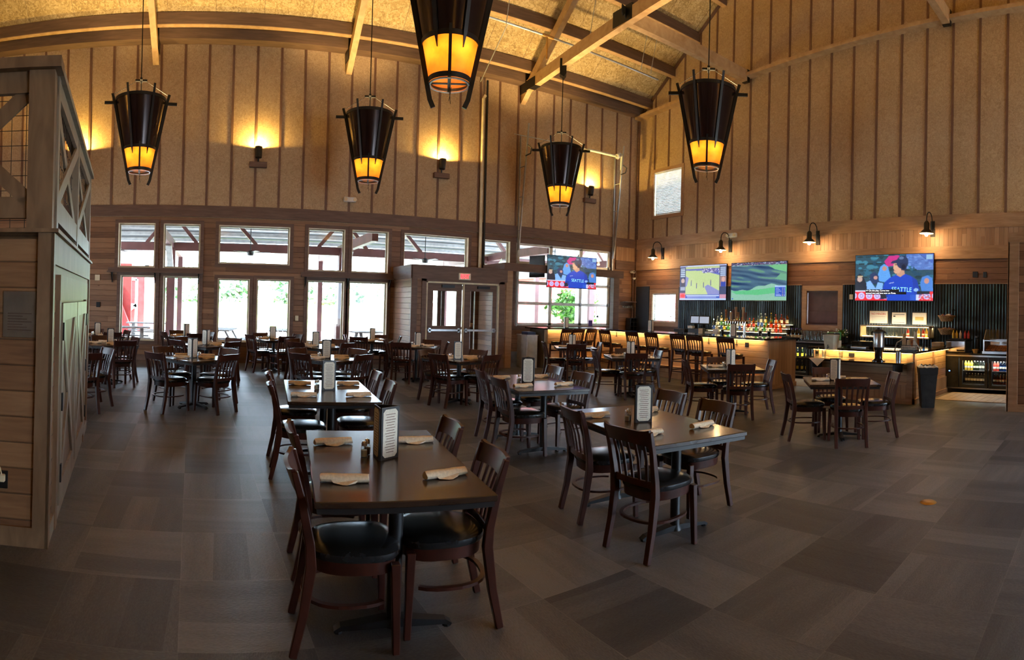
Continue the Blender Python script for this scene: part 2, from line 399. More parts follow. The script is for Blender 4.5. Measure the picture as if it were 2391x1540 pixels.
# ================================================================ the room
XR, YW, XL, YB = 13.36, 15.4, -7.6, -6.4
RIDGE_Y = 4.5
def roofz(y): return 8.42 + .75 * (15.4 - y) if y > RIDGE_Y else 8.42 + .75 * (15.4 - RIDGE_Y) - .75 * (RIDGE_Y - y)
def cells(u0, u1, z0, z1, holes, emit):
    us = sorted({u0, u1, *[min(max(h[0], u0), u1) for h in holes], *[min(max(h[1], u0), u1) for h in holes]})
    for a, b in zip(us, us[1:]):
        if b - a < 1e-5: continue
        hs = sorted([(h[2], h[3]) for h in holes if h[0] < b - 1e-5 and h[1] > a + 1e-5])
        z = z0
        for p, q in hs:
            p, q = max(p, z0), min(q, z1)
            if p > z: emit(a, b, z, p)
            z = max(z, q)
        if z < z1: emit(a, b, z, z1)
b = MB(); b.box(XL, XR, YB, YW, -.1, 0); struct(b.build('floor', 'carpet'))
b = MB(); b.box(11.0, 12.25, 2.2, 3.98, 0, .006)
b.box(11.3, 12.6, 6.2, 13.3, 0, .006)
tl = struct(b.build('floor', 'grout'))
b = MB()
for i in range(8):
    for j in range(12):
        x0 = 11.02 + i * .152
        if x0 + .145 < 12.25 and 2.2 + j * .15 + .145 < 3.99: b.box(x0, x0 + .145, 2.205 + j * .15, 2.35 + j * .15, .006, .011)
b.build('tile', 'tile', tl)

# window wall: openings (x0,x1,z0,z1)
UP = [(-2.76, -1.76, 2.47, 3.66), (-1.54, -.56, 2.47, 3.65), (-.07, 1.83, 2.62, 3.64), (2.32, 3.33, 2.50, 3.65), (3.52, 4.56, 2.50, 3.66), (5.01, 6.98, 2.50, 3.66), (7.48, 8.36, 2.50, 3.65)]
LO = [(-2.68, -1.72, .52, 2.26), (-1.52, -.56, .52, 2.26), (-.07, .78, .55, 2.23), (.97, 1.87, .55, 2.24), (2.33, 3.34, .57, 2.25), (3.48, 4.56, .57, 2.26)]
GAR = (8.58, 12.25, 1.12, 3.64)
DOORX = (5.15, 7.25, 0, 2.28)
holes = UP + LO + [GAR, DOORX]
b = MB()
cells(XL, XR, 0, 3.83, holes, lambda a, c, p, q: b.box(a, c, YW, YW + .2, p, q))
b.mat(1)
b.box(XL, XR, YW, YW + .2, 3.83, 8.6)
b.mat(2)
x = -7.47
while x < XR:
    b.box(x - .03, x + .03, YW - .02, YW, 4.13, 8.4); x += .64
wallw = struct(b.build('wall_back', ['siding_h', 'osb_wall', 'batten']))
b = MB(); b.box(XL, XR, YW - .05, YW + .0, 3.84, 4.14); struct(b.build('trim_1', 'trim'))
b = MB(); b.box(12.45, XR, YW - .04, YW, 3.06, 3.37); struct(b.build('trim_2', 'trim'))
b = MB(); b.box(12.45, XR, YW - .02, YW, 3.37, 3.84); struct(b.build('trim_3', 'siding_v'))
# casing boards around the openings
b = MB()
def casing(x0, x1, z0, z1, w=.12, y=YW - .025):
    b.box(x0 - w, x1 + w, y, YW, z1, z1 + w); b.box(x0 - w, x1 + w, y, YW, z0 - w, z0); b.box(x0 - w, x0, y, YW, z0, z1); b.box(x1, x1 + w, y, YW, z0, z1)
for h in UP + LO: casing(*h, w=.09)
casing(8.58, 12.25, 1.12, 3.64, .14)
b.box(XL, 4.7, YW - .03, YW, 0, .14)
struct(b.build('trim_4', 'trim'))
def windows(op, k):
    x0, x1, z0, z1 = op
    fr = MB(); f = .045
    for a, c, p, q in ((x0, x1, z1 - f, z1), (x0, x1, z0, z0 + f), (x0, x0 + f, z0 + f, z1 - f), (x1 - f, x1, z0 + f, z1 - f)): fr.box(a, c, YW + .10, YW + .16, p, q)
    o = struct(fr.build('window_%d' % k, 'window_frame'))
    rv = MB(); e = .012
    rv.box(x0, x0 + e, YW - .03, YW + .1, z0, z1); rv.box(x1 - e, x1, YW - .03, YW + .1, z0, z1); rv.box(x0, x1, YW - .03, YW + .1, z1 - e, z1); rv.box(x0, x1, YW - .045, YW + .1, z0, z0 + e)
    rv.build('window_reveal', 'reveal', o)
    g = MB(); g.quad((x0 + f, YW + .13, z0 + f), (x1 - f, YW + .13, z0 + f), (x1 - f, YW + .13, z1 - f), (x0 + f, YW + .13, z1 - f)); g.build('pane', 'glass', o)
k = 0
for op in UP + LO: k += 1; windows(op, k)
# bracketed shelves between upper and lower windows
for x0, x1, lab in ((-3.02, -.46, 'dark narrow shelf on brackets under the left pair of upper windows'), (2.14, 4.72, 'dark narrow shelf on brackets under the pair of upper windows left of the vestibule')):
    s = thing('wall_shelf', lab, 'shelf', (x0, YW, 2.33), group='bracketed shelves on the window wall')
    q = MB(); q.box(x0, x1, YW - .22, YW - .02, 2.33, 2.365); q.box(x0, x1, YW - .05, YW - .026, 2.36, 2.46); q.build('shelf_board', 'trim', s)
    for xb in (x0 + .12, (x0 + x1) / 2, x1 - .12):
        q = MB(); q.sweep([(xb, YW - .03, 2.10), (xb, YW - .2, 2.33)], .025, .03); q.box(xb - .0125, xb + .0125, YW - .05, YW - .026, 2.06, 2.33); q.build('bracket', 'black', s)
# garage door: 4 rows x 3 columns of panes
gd = sempty('door_3')
b = MB(); x0, x1, z0, z1 = 8.66, 12.19, 1.13, 3.62; f = .055; y0, y1 = YW + .02, YW + .07
zs = [z0, 1.80, 2.43, 3.03, z1]; xs = [x0, 9.86, 11.03, x1]
for i in range(5): b.box(x0, x1, y0, y1, zs[i] - (.02 if 0 < i < 4 else 0) - (.05 if i == 4 else .02), zs[i] + (.07 if i == 0 else .05))
for i, x in enumerate(xs): b.box(x - f, x + f, y0, y1, z0, z1)
b.build('door_frame', 'alu', gd)
b = MB(); b.quad((x0, YW + .045, z0), (x1, YW + .045, z0), (x1, YW + .045, z1), (x0, YW + .045, z1)); b.build('pane', 'glass', gd)
b = MB()
for x in (9.86, 11.03): b.box(x - .03, x + .03, y0 - .02, y0, 1.79, 1.84)
for x in (8.64, 12.2):
    for z in (1.8, 2.43, 3.03): b.box(x - .03, x + .05, y0 - .03, y0, z, z + .08)
b.build('hinge', 'galv', gd)
# door tracks, shaft and spring above the garage door
tk = thing('garage_door_track', 'galvanised high-lift tracks, shaft and spring above the glass garage door', 'door track', (10.4, YW - .1, 1.1))
for sgn, xt in ((-1, 8.60), (1, 12.27)):
    q = MB(); q.box(xt - .02, xt + .02, YW - .09, YW - .05, 1.1, 6.9); q.build('vertical_track', 'galv', tk)
    q = MB(); xo = xt + (.0); q.sweep([(xo, YW - .12, 3.4), (xo + .02, YW - .42, 6.4), (xo + .02, YW - .5, 7.15)], .035, .05); q.build('inclined_track', 'galv', tk)
    for zz, d in ((4.0, .19), (5.0, .28), (5.9, .37)):
        q = MB(); q.bar((xt, YW - .06, zz), (xt, YW - d, zz), .03, .02); q.build('bracket', 'galv', tk)
    q = MB(); q.tube([(xt, YW - .5, 6.5), (xt + .08, YW - .6, 6.4), (xt + .08, YW - .55, 6.25), (xt, YW - .4, 6.2)], .02, 6); q.build('bumper', 'black', tk)
q = MB(); q.tube([(8.3, YW - .2, 6.85), (12.5, YW - .2, 6.85)], .013, 8); q.build('shaft', 'galv', tk)
q = MB(); q.tube([(11.05 + .002 * i, YW - .2 + .035 * math.cos(i * .6), 6.85 + .035 * math.sin(i * .6)) for i in range(0, 560, 1)][::1], .012, 4); q.build('spring', 'white', tk)
q = MB(); q.T = Matrix.Translation((12.28, YW - .2, 6.85)) @ Matrix.Rotation(R(90), 4, 'Y'); q.lathe([(.0, -.03), (.09, -.03), (.09, .03), (0, .03)], 16); q.T = Matrix.Identity(4); q.box(12.3, 12.34, YW - .3, YW - .05, 6.9, 6.96); q.box(12.4, 12.43, YW - .3, YW - .2, 6.4, 6.96); q.build('cable_drum', 'white', tk)

# exterior doors beyond the vestibule
b = MB(); y0, y1 = YW + .05, YW + .1
for x0, x1 in ((5.17, 6.19), (6.21, 7.23)):
    b.box(x0, x0 + .1, y0, y1, 0, 2.26); b.box(x1 - .1, x1, y0, y1, 0, 2.26); b.box(x0, x1, y0, y1, 2.13, 2.26); b.box(x0, x1, y0, y1, 0, .22); b.box(x0, x1, y0, y1, .98, 1.06)
d = struct(b.build('door_4', 'trim')); b = MB(); b.quad((5.2, YW + .075, .2), (7.2, YW + .075, .2), (7.2, YW + .075, 2.2), (5.2, YW + .075, 2.2)); b.build('pane', 'glass', d)

# right wall (gable)
SW = (13.20, 14.50, 4.88, 6.36)
W1 = (13.33, 14.46, 1.30, 2.26)
W2 = (7.38, 8.36, 1.38, 2.30)
b = MB()
ex = lambda a, c, p, q: b.box(XR, XR + .2, a, c, p, q)
cells(YB, YW + .2, 0, 3.83, [W1, W2, (-5.6, -.75, .05, 3.2)], ex)
b.mat(1); cells(YB, YW + .2, 3.83, 8.3, [SW], ex)
for s0, s1 in ((YW, RIDGE_Y), (RIDGE_Y, YB)):
    lo = [(XR, s0, 8.3), (XR, s1, 8.3), (XR, s1, roofz(s1) + .3), (XR, s0, roofz(s0) + .3)]
    b.add(lo + [(p[0] + .2, p[1], p[2]) for p in lo], [(0, 1, 2, 3), (7, 6, 5, 4), (0, 4, 5, 1), (1, 5, 6, 2), (2, 6, 7, 3), (3, 7, 4, 0)])
b.mat(2)
y = 14.52
while y > -6:
    tz = roofz(y) - .02; bz = 4.13
    if SW[0] - .12 < y < SW[1] + .12: b.box(XR - .02, XR, y - .03, y + .03, bz, SW[2] - .1); bz = SW[3] + .1
    b.box(XR - .02, XR, y - .03, y + .03, bz, tz); y -= .68
struct(b.build('wall_right', ['siding_h', 'osb_wall', 'batten']))
b = MB(); b.box(XR - .05, XR, YB, YW, 3.80, 4.14); struct(b.build('trim_5', 'trim_light'))
b = MB(); b.box(XR - .02, XR, YB, YW, 3.37, 3.80); struct(b.build('trim_6', 'siding_v'))
b = MB(); b.box(XR - .045, XR, YB, YW, 3.06, 3.37); struct(b.build('trim_7', 'trim_light'))
b = MB()
for (a, c, p, q), w in ((SW, .11), (W1, .13), (W2, .14)):
    for box in ((a - w, c + w, q, q + w), (a - w, c + w, p - w, p), (a - w, a, p, q), (c, c + w, p, q)): b.box(XR - .03, XR + .0, *box)
struct(b.build('trim_8', 'trim_light'))
b = MB(); b.box(XR - .03, XR + .01, 14.62, 15.3, 0, 2.5); struct(b.build('wall_panel', 'dark_panel'))
# small corner boards and roof edge trim
b = MB(); b.box(XR - .06, XR, YW - .1, YW, 0, 8.3); b.sweep([(XR - .03, 15.35, roofz(15.35) - .08), (XR - .03, RIDGE_Y, roofz(RIDGE_Y) - .08)], .05, .12, (1, 0, 0)); struct(b.build('trim_9', 'trim'))
def rwin(k, op, dark=False, slats=True):
    a, c, p, q = op; fr = MB(); f = .04
    for u0, u1, v0, v1 in ((a, c, q - f, q), (a, c, p, p + f), (a, a + f, p, q), (c - f, c, p, q)): fr.box(XR + .09, XR + .14, u0, u1, v0, v1)
    o = struct(fr.build('window_%d' % k, 'window_frame'))
    g = MB(); g.quad((XR + .12, a, p), (XR + .12, c, p), (XR + .12, c, q), (XR + .12, a, q)); g.build('pane', 'glass', o)
    g = MB(); g.box(XR, XR + .09, a, a + .01, p, q); g.box(XR, XR + .09, c - .01, c, p, q); g.box(XR, XR + .09, a, c, p, p + .01); g.box(XR, XR + .09, a, c, q - .01, q); g.build('window_reveal', 'reveal' if not dark else 'blind_dark', o)
    return o
rwin(14, SW); rwin(15, W1); rwin(16, W2, True)
def blind(label, op, pitch, mat, tilt, w=.025, bottom=None):
    a, c, p, q = op
    o = thing('window_blind', label, 'blind', (XR + .04, (a + c) / 2, q), group=None)
    m_ = MB(); m_.box(XR + .02, XR + .07, a + .02, c - .02, q - .05, q - .005); m_.build('head_rail', mat, o)
    m_ = MB(); z = q - .07
    while z > (bottom or p) + .03:
        t = tilt(z, (z - p) / (q - p)); dx, dz = math.cos(t) * w, math.sin(t) * w
        m_.add([(XR + .045 - dx, a + .025, z - dz), (XR + .045 - dx, c - .025, z - dz), (XR + .045 + dx, c - .025, z + dz), (XR + .045 + dx, a + .025, z + dz)], [(0, 1, 2, 3)]); z -= pitch
    sl_ = m_.build('slats', mat, o)
    m_ = MB(); m_.box(XR + .03, XR + .06, a + .02, c - .02, (bottom or p) + .01, (bottom or p) + .03); m_.build('bottom_rail', mat, o)
blind('white horizontal blind in the small window high on the right wall', SW, .050, 'blind_white', lambda z, f: R(-72), .0262)
blind('pale horizontal blind in the bright window at the left end of the back bar', W1, .045, 'blind_white', lambda z, f: R(-24))
blind('dark red-brown closed blind in the window between the two bars', W2, .042, 'blind_dark', lambda z, f: R(-84 if f > .4 else -62))
# corrugated metal wainscot behind the bars
b = MB()
def corr(y0, y1, z0, z1):
    n = int((y1 - y0) / .0125); vs = []
    for i in range(n + 1):
        y = y0 + (y1 - y0) * i / n; x = XR - .035 + .012 * math.sin(i * math.pi / 2.0 * .68)
        vs += [(x, y, z0), (x, y, z1)]
    b.add(vs, [(2 * i, 2 * i + 2, 2 * i + 3, 2 * i + 1) for i in range(n)])
corr(2.2, 7.23, .9, 2.46); corr(8.52, 13.14, .9, 2.46)
cw = struct(b.build('wall_right', 'corrugated', smooth=True))
b = MB(); b.box(XR - .05, XR, 2.2, 7.24, 2.455, 2.475); b.box(XR - .05, XR, 8.5, 13.16, 2.455, 2.475); b.build('edge_strip', 'trim_light', cw)
b = MB(); b.box(XR - .04, XR - .02, 13.13, 13.19, .9, 2.47); b.build('end_strip', 'black', cw)

# left, rear walls
b = MB()
cells(YB, YW, 0, 4.0, [(8.5, 11, .5, 2.6)], lambda a, c, p, q: b.box(XL - .2, XL, a, c, p, q))
b.mat(1); b.box(XL - .2, XL, YB, YW + .2, 4.0, 8.3)
for s0, s1 in ((YW, RIDGE_Y), (RIDGE_Y, YB)):
    lo = [(XL, s0, 8.3), (XL, s1, 8.3), (XL, s1, roofz(s1) + .3), (XL, s0, roofz(s0) + .3)]
    b.add(lo + [(p[0] - .2, p[1], p[2]) for p in lo], [(0, 1, 2, 3), (7, 6, 5, 4), (0, 4, 5, 1), (1, 5, 6, 2), (2, 6, 7, 3), (3, 7, 4, 0)])
struct(b.build('wall_left', ['siding_h', 'osb_wall']))
b = MB()
cells(XL - .2, XR + .2, 0, 4.0, [(7.5, 12, .05, 3.2)], lambda a, c, p, q: b.box(a, c, YB - .2, YB, p, q))
b.mat(1); b.box(XL - .2, XR + .2, YB - .2, YB, 4.0, 8.6)
struct(b.build('wall_front', ['siding_h', 'osb_wall']))
def added_window(k, pts, along):  # unseen windows added on the rear and right walls for more daylight
    g = MB(); g.quad(*pts); o = struct(g.build('window_%d' % k, 'glass'))
added_window(19, [(7.5, YB - .1, .05), (12, YB - .1, .05), (12, YB - .1, 3.2), (7.5, YB - .1, 3.2)], 0)
added_window(20, [(XR + .1, -5.6, .05), (XR + .1, -.75, .05), (XR + .1, -.75, 3.2), (XR + .1, -5.6, 3.2)], 0)

# roof deck
b = MB()
for s0, s1 in ((YW + .3, RIDGE_Y), (RIDGE_Y, YB - .3)):
    z0 = roofz(YW) - .225 if s0 > 10 else roofz(RIDGE_Y); z1 = roofz(RIDGE_Y) if s1 == RIDGE_Y else roofz(YB) - .225
    b.add([(XL - .3, s0, z0), (XR + .3, s0, z0), (XR + .3, s1, z1), (XL - .3, s1, z1), (XL - .3, s0, z0 + .15), (XR + .3, s0, z0 + .15), (XR + .3, s1, z1 + .15), (XL - .3, s1, z1 + .15)],
          [(0, 3, 2, 1), (4, 5, 6, 7), (0, 1, 5, 4), (1, 2, 6, 5), (2, 3, 7, 6), (3, 0, 4, 7)])
ceil = struct(b.build('ceiling', 'osb_ceiling'))
b = MB()
xx = XL
while xx < XR: b.sweep([(xx, YW - .1, roofz(YW - .1) - .002), (xx, RIDGE_Y, roofz(RIDGE_Y) - .002)], .008, .006, (1, 0, 0)); xx += 1.22
b.build('panel_seam', 'timber_shade_dark', ceil)
# eave plate and purlins, shade on their faces put into the dark colour
pn = 10
b = MB(); b.box(XL, XR, YW - .36, YW, 8.40, 8.68); struct(b.build('trim_%d' % pn, 'timber_shade_dark'))
for i in range(9):
    y = 14.72 - 1.08 * i; z = roofz(y); pn += 1
    b = MB(); b.box(XL, XR, y - .03, y + .13, z - .32, z - .02); o = struct(b.build('trim_%d' % pn, 'timber_shade_dark'))
    b = MB(); b.box(XL, XR, y - .03, y + .13, z - .335, z - .32); b.build('lit_underside', 'timber', o)  # pale strip added so the purlin underside looks lit
# trusses
def truss(label, x, tie=True):
    o = thing('roof_truss', label, 'truss', (x, 15.3, 8.2), group=None)
    m_ = MB(); m_.sweep([(x, 15.32, roofz(15.32) - .55), (x, RIDGE_Y, roofz(RIDGE_Y) - .55)], .16, .32, (1, 0, 0)) if False else None
    a, c = (15.34, roofz(15.34) - .46), (RIDGE_Y, roofz(RIDGE_Y) - .5)
    m_.add([(x - .08, a[0], a[1] - .17), (x + .08, a[0], a[1] - .17), (x + .08, a[0], a[1] + .15), (x - .08, a[0], a[1] + .15), (x - .08, c[0], c[1] - .17), (x + .08, c[0], c[1] - .17), (x + .08, c[0], c[1] + .15), (x - .08, c[0], c[1] + .15)],
           [(0, 1, 2, 3), (7, 6, 5, 4), (0, 4, 5, 1), (1, 5, 6, 2), (2, 6, 7, 3), (3, 7, 4, 0)])
    m_.build('rafter', 'timber', o)
    m_ = MB(); a = (YB, roofz(YB) - .46)
    m_.add([(x - .08, a[0], a[1] - .17), (x + .08, a[0], a[1] - .17), (x + .08, a[0], a[1] + .15), (x - .08, a[0], a[1] + .15), (x - .08, c[0], c[1] - .17), (x + .08, c[0], c[1] - .17), (x + .08, c[0], c[1] + .15), (x - .08, c[0], c[1] + .15)],
           [(0, 1, 2, 3), (7, 6, 5, 4), (0, 4, 5, 1), (1, 5, 6, 2), (2, 6, 7, 3), (3, 7, 4, 0)])
    m_.build('rafter', 'timber', o)
    if tie:
        m_ = MB(); m_.box(x - .09, x + .09, 4.0, 15.2, 0, .32); m_.v = [(p[0], p[1], p[2] + 8.12 + .055 * (15.2 - p[1])) for p in m_.v]; m_.build('tie_beam', 'timber', o)
        m_ = MB(); m_.box(x - .10, x + .10, 14.5, 15.0, 8.14, 8.42); m_.build('gusset_plate', 'iron', o)
        m_ = MB(); m_.box(x - .1, x + .1, 10.2, 10.9, 8.4, 8.78); m_.build('gusset_plate', 'iron', o)
    m_ = MB(); m_.box(x - .1, x + .1, 15.0, 15.36, 8.12, 8.5); m_.build('beam_shoe', 'iron', o)
    m_ = MB(); m_.box(x - .1, x + .1, 15.0, 15.12, 8.45, 8.85); m_.build('gusset_plate', 'iron', o)
    return o
truss('pale timber rafter left above the first pair of windows', -1.85, False)
truss('pale timber rafter above the windows left of the vestibule', 3.3, False)
truss('pale timber truss with long tie beam and black plates over the garage door', 8.65, True)
for lab, y, z in (('cross beam running from the truss to the right wall', 10.52, 8.42), ('nearer cross beam meeting the sloping wall beam at upper right', 4.45, 8.75)):
    x0 = 8.74 if y > 8 else 3.4
    q = MB(); q.box(x0, XR - .1, y - .09, y + .09, z, z + .32)
    o = tag(q.build('cross_beam', 'timber'), lab, 'beam')
    q = MB(); q.box(XR - .2, XR - .09, y - .1, y + .1, z - .02, z + .34); q.build('beam_shoe', 'iron', o)
q = MB(); q.sweep([(XR - .07, 15.3, 8.36), (XR - .07, 1.0, 9.05)], .1, .40, (1, 0, 0)); q.v = q.v
tag(q.build('wall_beam', 'timber'), 'long timber beam sloping gently along the right wall below the roof', 'beam')
# hanging steel plates at the truss joint
o = thing('hanger_bracket', 'cluster of black steel hanger plates where truss and cross beam meet', 'bracket', (8.65, 10.5, 8.2))
for dx, dy, rz in ((-.14, -.1, 20), (.16, .05, -30), (.1, -.2, 60)):
    q = MB(); q.at(8.65 + dx, 10.5 + dy, 8.66, rz, .8); q.add([(-.16, 0, .1), (.16, 0, .1), (.16, 0, -.12), (.06, 0, -.28), (0, 0, -.12), (-.1, 0, -.24), (-.16, 0, -.1), (-.16, .02, .1), (.16, .02, .1), (.16, .02, -.12), (.06, .02, -.28), (0, .02, -.12), (-.1, .02, -.24), (-.16, .02, -.1)],
        [(0, 1, 2, 3, 4, 5, 6), (13, 12, 11, 10, 9, 8, 7)] + [(i, (i + 1) % 7, 7 + (i + 1) % 7, 7 + i) for i in range(7)]); q.build('steel_plate', 'iron', o)

# sprinkler pipe
sp = thing('sprinkler_pipe', 'grey sprinkler pipe with hangers running under the roof', 'pipe', (9, 13.2, 8.9))
q = MB(); q.tube([(4.2, 13.25, 9.08), (12.2, 13.2, 8.86)], .028, 8); q.build('main_pipe', 'galv', sp)
for x in (5.6, 6.9, 9.5, 11.5, 11.9):
    q = MB(); q.tube([(x, 13.22, 8.96), (x, 12.9, roofz(12.9) - .02)], .011, 6); q.build('hanger_rod', 'galv', sp)
q = MB(); q.tube([(6.95, 13.24, 8.98), (7.0, 14.9, 8.05)], .014, 6); q.build('brace_pipe', 'galv', sp)
q = MB(); q.tube([(8.15, 13.22, 8.95), (8.15, 13.22, 8.35)], .025, 8); q.build('drop_pipe', 'brass', sp)
q = MB(); q.tube([(8.0, 13.22, 8.97), (8.35, 13.22, 8.96)], .042, 8); q.build('coupling', 'brass', sp)
# conduits down the window wall
q = MB(); q.tube([(7.32, YW - .1, 2.66), (7.30, YW - .1, 7.75), (7.36, YW - .1, 7.85)], .045, 10); tag(q.build('drain_pipe', 'reveal'), 'cream pipe running down the window wall right of the vestibule window', 'pipe')
q = MB(); q.tube([(7.44, YW - .1, 2.64), (7.42, YW - .1, 8.3)], .035, 8); tag(q.build('conduit', 'black'), 'black pipe running down the wall beside the cream pipe', 'pipe')
q = MB(); q.tube([(13.2, YW - .08, .95), (13.2, YW - .08, 3.0)], .022, 8); tag(q.build('conduit', 'trim'), 'brown conduit in the corner by the glass rack', 'pipe')

# ---- vestibule
b = MB()
b.box(4.76, 4.86, 13.9, YW, 0, 2.62)
b.box(7.36, 7.46, 14.02, YW, 0, 2.62)
b.mat(1); b.box(4.76, 7.46, 13.9, YW, 2.62, 2.64)
b.mat(0)
cells(4.8, 7.46, 0, 2.33, [(5.15, 7.25, 0, 2.28)], lambda a, c, p, q: b.box(a, c, 13.9, 14.0, p, q))
b.box(4.8, 7.46, 13.9, 14.0, 2.33, 2.62)
vs = struct(b.build('wall_back', ['siding_h', 'trim']))
b = MB(); b.box(4.74, 7.48, 13.86, 13.9, 2.34, 2.66); b.box(4.72, 4.76, 13.86, YW, 2.34, 2.66); b.box(4.74, 4.9, 13.86, 13.9, 0, 2.34); b.box(5.03, 5.15, 13.87, 13.9, 0, 2.36); b.box(7.25, 7.42, 13.87, 13.9, 0, 2.36); b.box(5.03, 7.4, 13.87, 13.9, 2.28, 2.36)
b.box(4.72, 7.5, 13.84, YW, 2.66, 2.69)
struct(b.build('trim_30', 'trim'))
b = MB(); b.box(5.15, 5.19, 13.88, 14.0, 0, 2.28); b.box(7.21, 7.25, 13.88, 14.0, 0, 2.28); b.box(5.15, 7.25, 13.88, 14.0, 2.24, 2.28); b.box(6.18, 6.21, 13.86, 13.93, 0, 2.24); struct(b.build('trim_31', 'reveal'))
def doorleaf(k, x0, x1, y, kick, gx0, gx1, gz0, gz1):
    m_ = MB()
    cells(x0, x1, .01, 2.23, [(gx0, gx1, gz0, gz1)], lambda a, c, p, q: m_.box(a, c, y, y + .045, p, q))
    o = struct(m_.build('door_%d' % k, 'trim'))
    m_ = MB(); m_.quad((gx0, y + .02, gz0), (gx1, y + .02, gz0), (gx1, y + .02, gz1), (gx0, y + .02, gz1)); m_.build('pane', 'glass', o)
    m_ = MB(); m_.box(x0 + .03, x1 - .03, y - .03, y - .01, 1.0, 1.05); m_.box(x0 + .05, x0 + .11, y - .03, y, .97, 1.08); m_.box(x1 - .11, x1 - .05, y - .03, y, .97, 1.08); m_.build('push_bar', 'steel', o)
    m_ = MB(); m_.box((x0 + x1) / 2 - .1, (x0 + x1) / 2 + .25, y - .06, y, 2.13, 2.2); m_.build('door_closer', 'iron', o)
    return o
doorleaf(1, 5.20, 6.17, 13.93, 0, 5.36, 6.02, 1.14, 2.04)
doorleaf(2, 6.22, 7.20, 13.93, 0, 6.42, 7.08, .25, 2.06)
# exit sign
o = thing('exit_sign', 'lit red EXIT sign on the fascia above the vestibule doors', 'sign', (6.19, 13.85, 2.43))
b = MB(); b.box(6.03, 6.36, 13.81, 13.86, 2.345, 2.52); b.build('sign_body', 'exit_body', o, bevel=.008)
text('exit_letters', 'EXIT', .155, 'exit_red', o, (0, -.043, 0), (R(90), 0, 0), .003, sx=.78)

# timber goal frame that carries the television in front of the garage door
o = thing('timber_frame', 'brown timber post and beam frame standing in front of the glass garage door', 'beam', (9.4, 14.0, 2.7))
b = MB(); b.box(7.42, 11.62, 13.93, 14.09, 2.66, 2.88); b.build('beam', 'trim', o, bevel=.006)
b = MB(); b.box(7.42, 7.58, 14.09, YW - .05, 2.70, 2.88); b.build('side_beam', 'trim', o)
b = MB(); b.box(11.22, 11.44, 13.92, 14.1, 0, 2.66); b.build('post', 'trim', o, bevel=.006)
b = MB(); b.box(7.48, 7.68, 13.92, 14.1, 0, 2.66); b.build('post', 'trim_light', o, bevel=.006)
# wall to the right of vestibule below the garage door: tiled foot
b = MB(); b.box(7.46, 12.4, YW - .03, YW, 0, .33); struct(b.build('baseboard_back', 'grey_tile'))

# ---- left partition with barn doors and railed loft
PT = Matrix.Translation((-1.09, 3.62, 0)) @ Matrix.Rotation(R(9.08), 4, 'Z')
def pb(): m_ = MB(); m_.T = PT; return m_
b = pb()
b.box(-3.4, 0, 0, .08, 0, 2.06); b.box(-.08, 0, .08, 3.45, 0, 2.06); b.box(-3.4, 0, 3.40, 3.48, 0, 2.06)
b.mat(1); b.box(-3.4, 0, 0, 3.48, 2.02, 2.06)
struct(b.build('wall_partition', ['siding_grey', 'board']))
b = pb()
b.box(-.085, .02, -.022, 0, 0, 2.06); b.box(0, .022, -.022, .06, 0, 2.06)     # corner boards
b.box(-3.4, .04, -.05, .05, 2.06, 2.085)                                     # front ledge
b.box(0.0, .05, -.05, 3.5, 2.06, 2.085)
b.box(0, .022, .06, 3.48, 1.86, 2.06)
b.box(-3.4, -.085, -.022, 0, 0, .13); 
b.box(0, .022, 3.42, 3.5, 0, 1.86)
struct(b.build('trim_40', 'board'))
b = pb(); b.box(.0, .02, .06, 3.45, 0, .12); struct(b.build('trim_41', 'board_pale'))
b = pb(); b.box(0, .03, .30, .40, .0, 1.66); b.box(0, .03, 2.83, 2.92, 0, 1.66); b.box(0, .035, .28, 2.94, 1.62, 1.80); struct(b.build('trim_42', 'board'))
for k, (u0, u1, hs) in enumerate(((.42, 1.59, 1), (1.64, 2.80, -1))):
    m_ = pb(); m_.box(.004, .02, u0, u1, .13, 1.60); o = struct(m_.build('door_%d' % (5 + k), 'board'))
    m_ = pb(); w = .11
    m_.box(.02, .04, u0, u0 + w, .13, 1.6); m_.box(.02, .04, u1 - w, u1, .13, 1.6); m_.box(.02, .04, u0 + w, u1 - w, 1.47, 1.6); m_.box(.02, .04, u0 + w, u1 - w, .13, .27)
    m_.build('door_rail', 'board_pale', o)
    m_ = pb(); m_.sweep([(.029, u0 + w, .27), (.029, u1 - w, 1.47)], .1, .016, (1, 0, 0)); m_.build('door_brace', 'board_pale', o)
    m_ = pb(); m_.sweep([(.031, u0 + w, 1.47), (.031, u1 - w, .27)], .1, .016, (1, 0, 0)); m_.build('door_brace', 'board_pale', o)
    hu = u0 + .02 if hs > 0 else u1 - .02
    for z in (.3, .82, 1.33):
        m_ = pb(); m_.box(.04, .052, hu - .02, hu + .02, z, z + .13); m_.build('door_hinge', 'iron', o)
# loft railing
rl = thing('loft_railing', 'weathered board railing with X braces and wire mesh on top of the left partition', 'railing', (-1.09, 3.62, 2.085))
def rp(name, mat, fn): m_ = pb(); fn(m_); return m_.build(name, mat, rl)
rp('corner_post', 'board', lambda m_: m_.box(-.17, .0, .0, .12, 2.085, 3.12))
rp('top_rail', 'board', lambda m_: m_.box(-3.4, .045, -.05, .12, 3.12, 3.19))
rp('side_top_rail', 'board_pale', lambda m_: m_.box(-.12, .045, .12, 3.5, 3.12, 3.17))
rp('upper_rail', 'board', lambda m_: m_.box(-3.4, -.17, .02, .07, 2.98, 3.12))
rp('lower_rail', 'board', lambda m_: m_.box(-3.4, -.17, .02, .07, 2.16, 2.3))
rp('side_upper_rail', 'board_pale', lambda m_: m_.box(-.02, .01, .12, 3.45, 3.0, 3.12))
rp('side_lower_rail', 'board_pale', lambda m_: m_.box(-.02, .01, .12, 3.45, 2.16, 2.32))
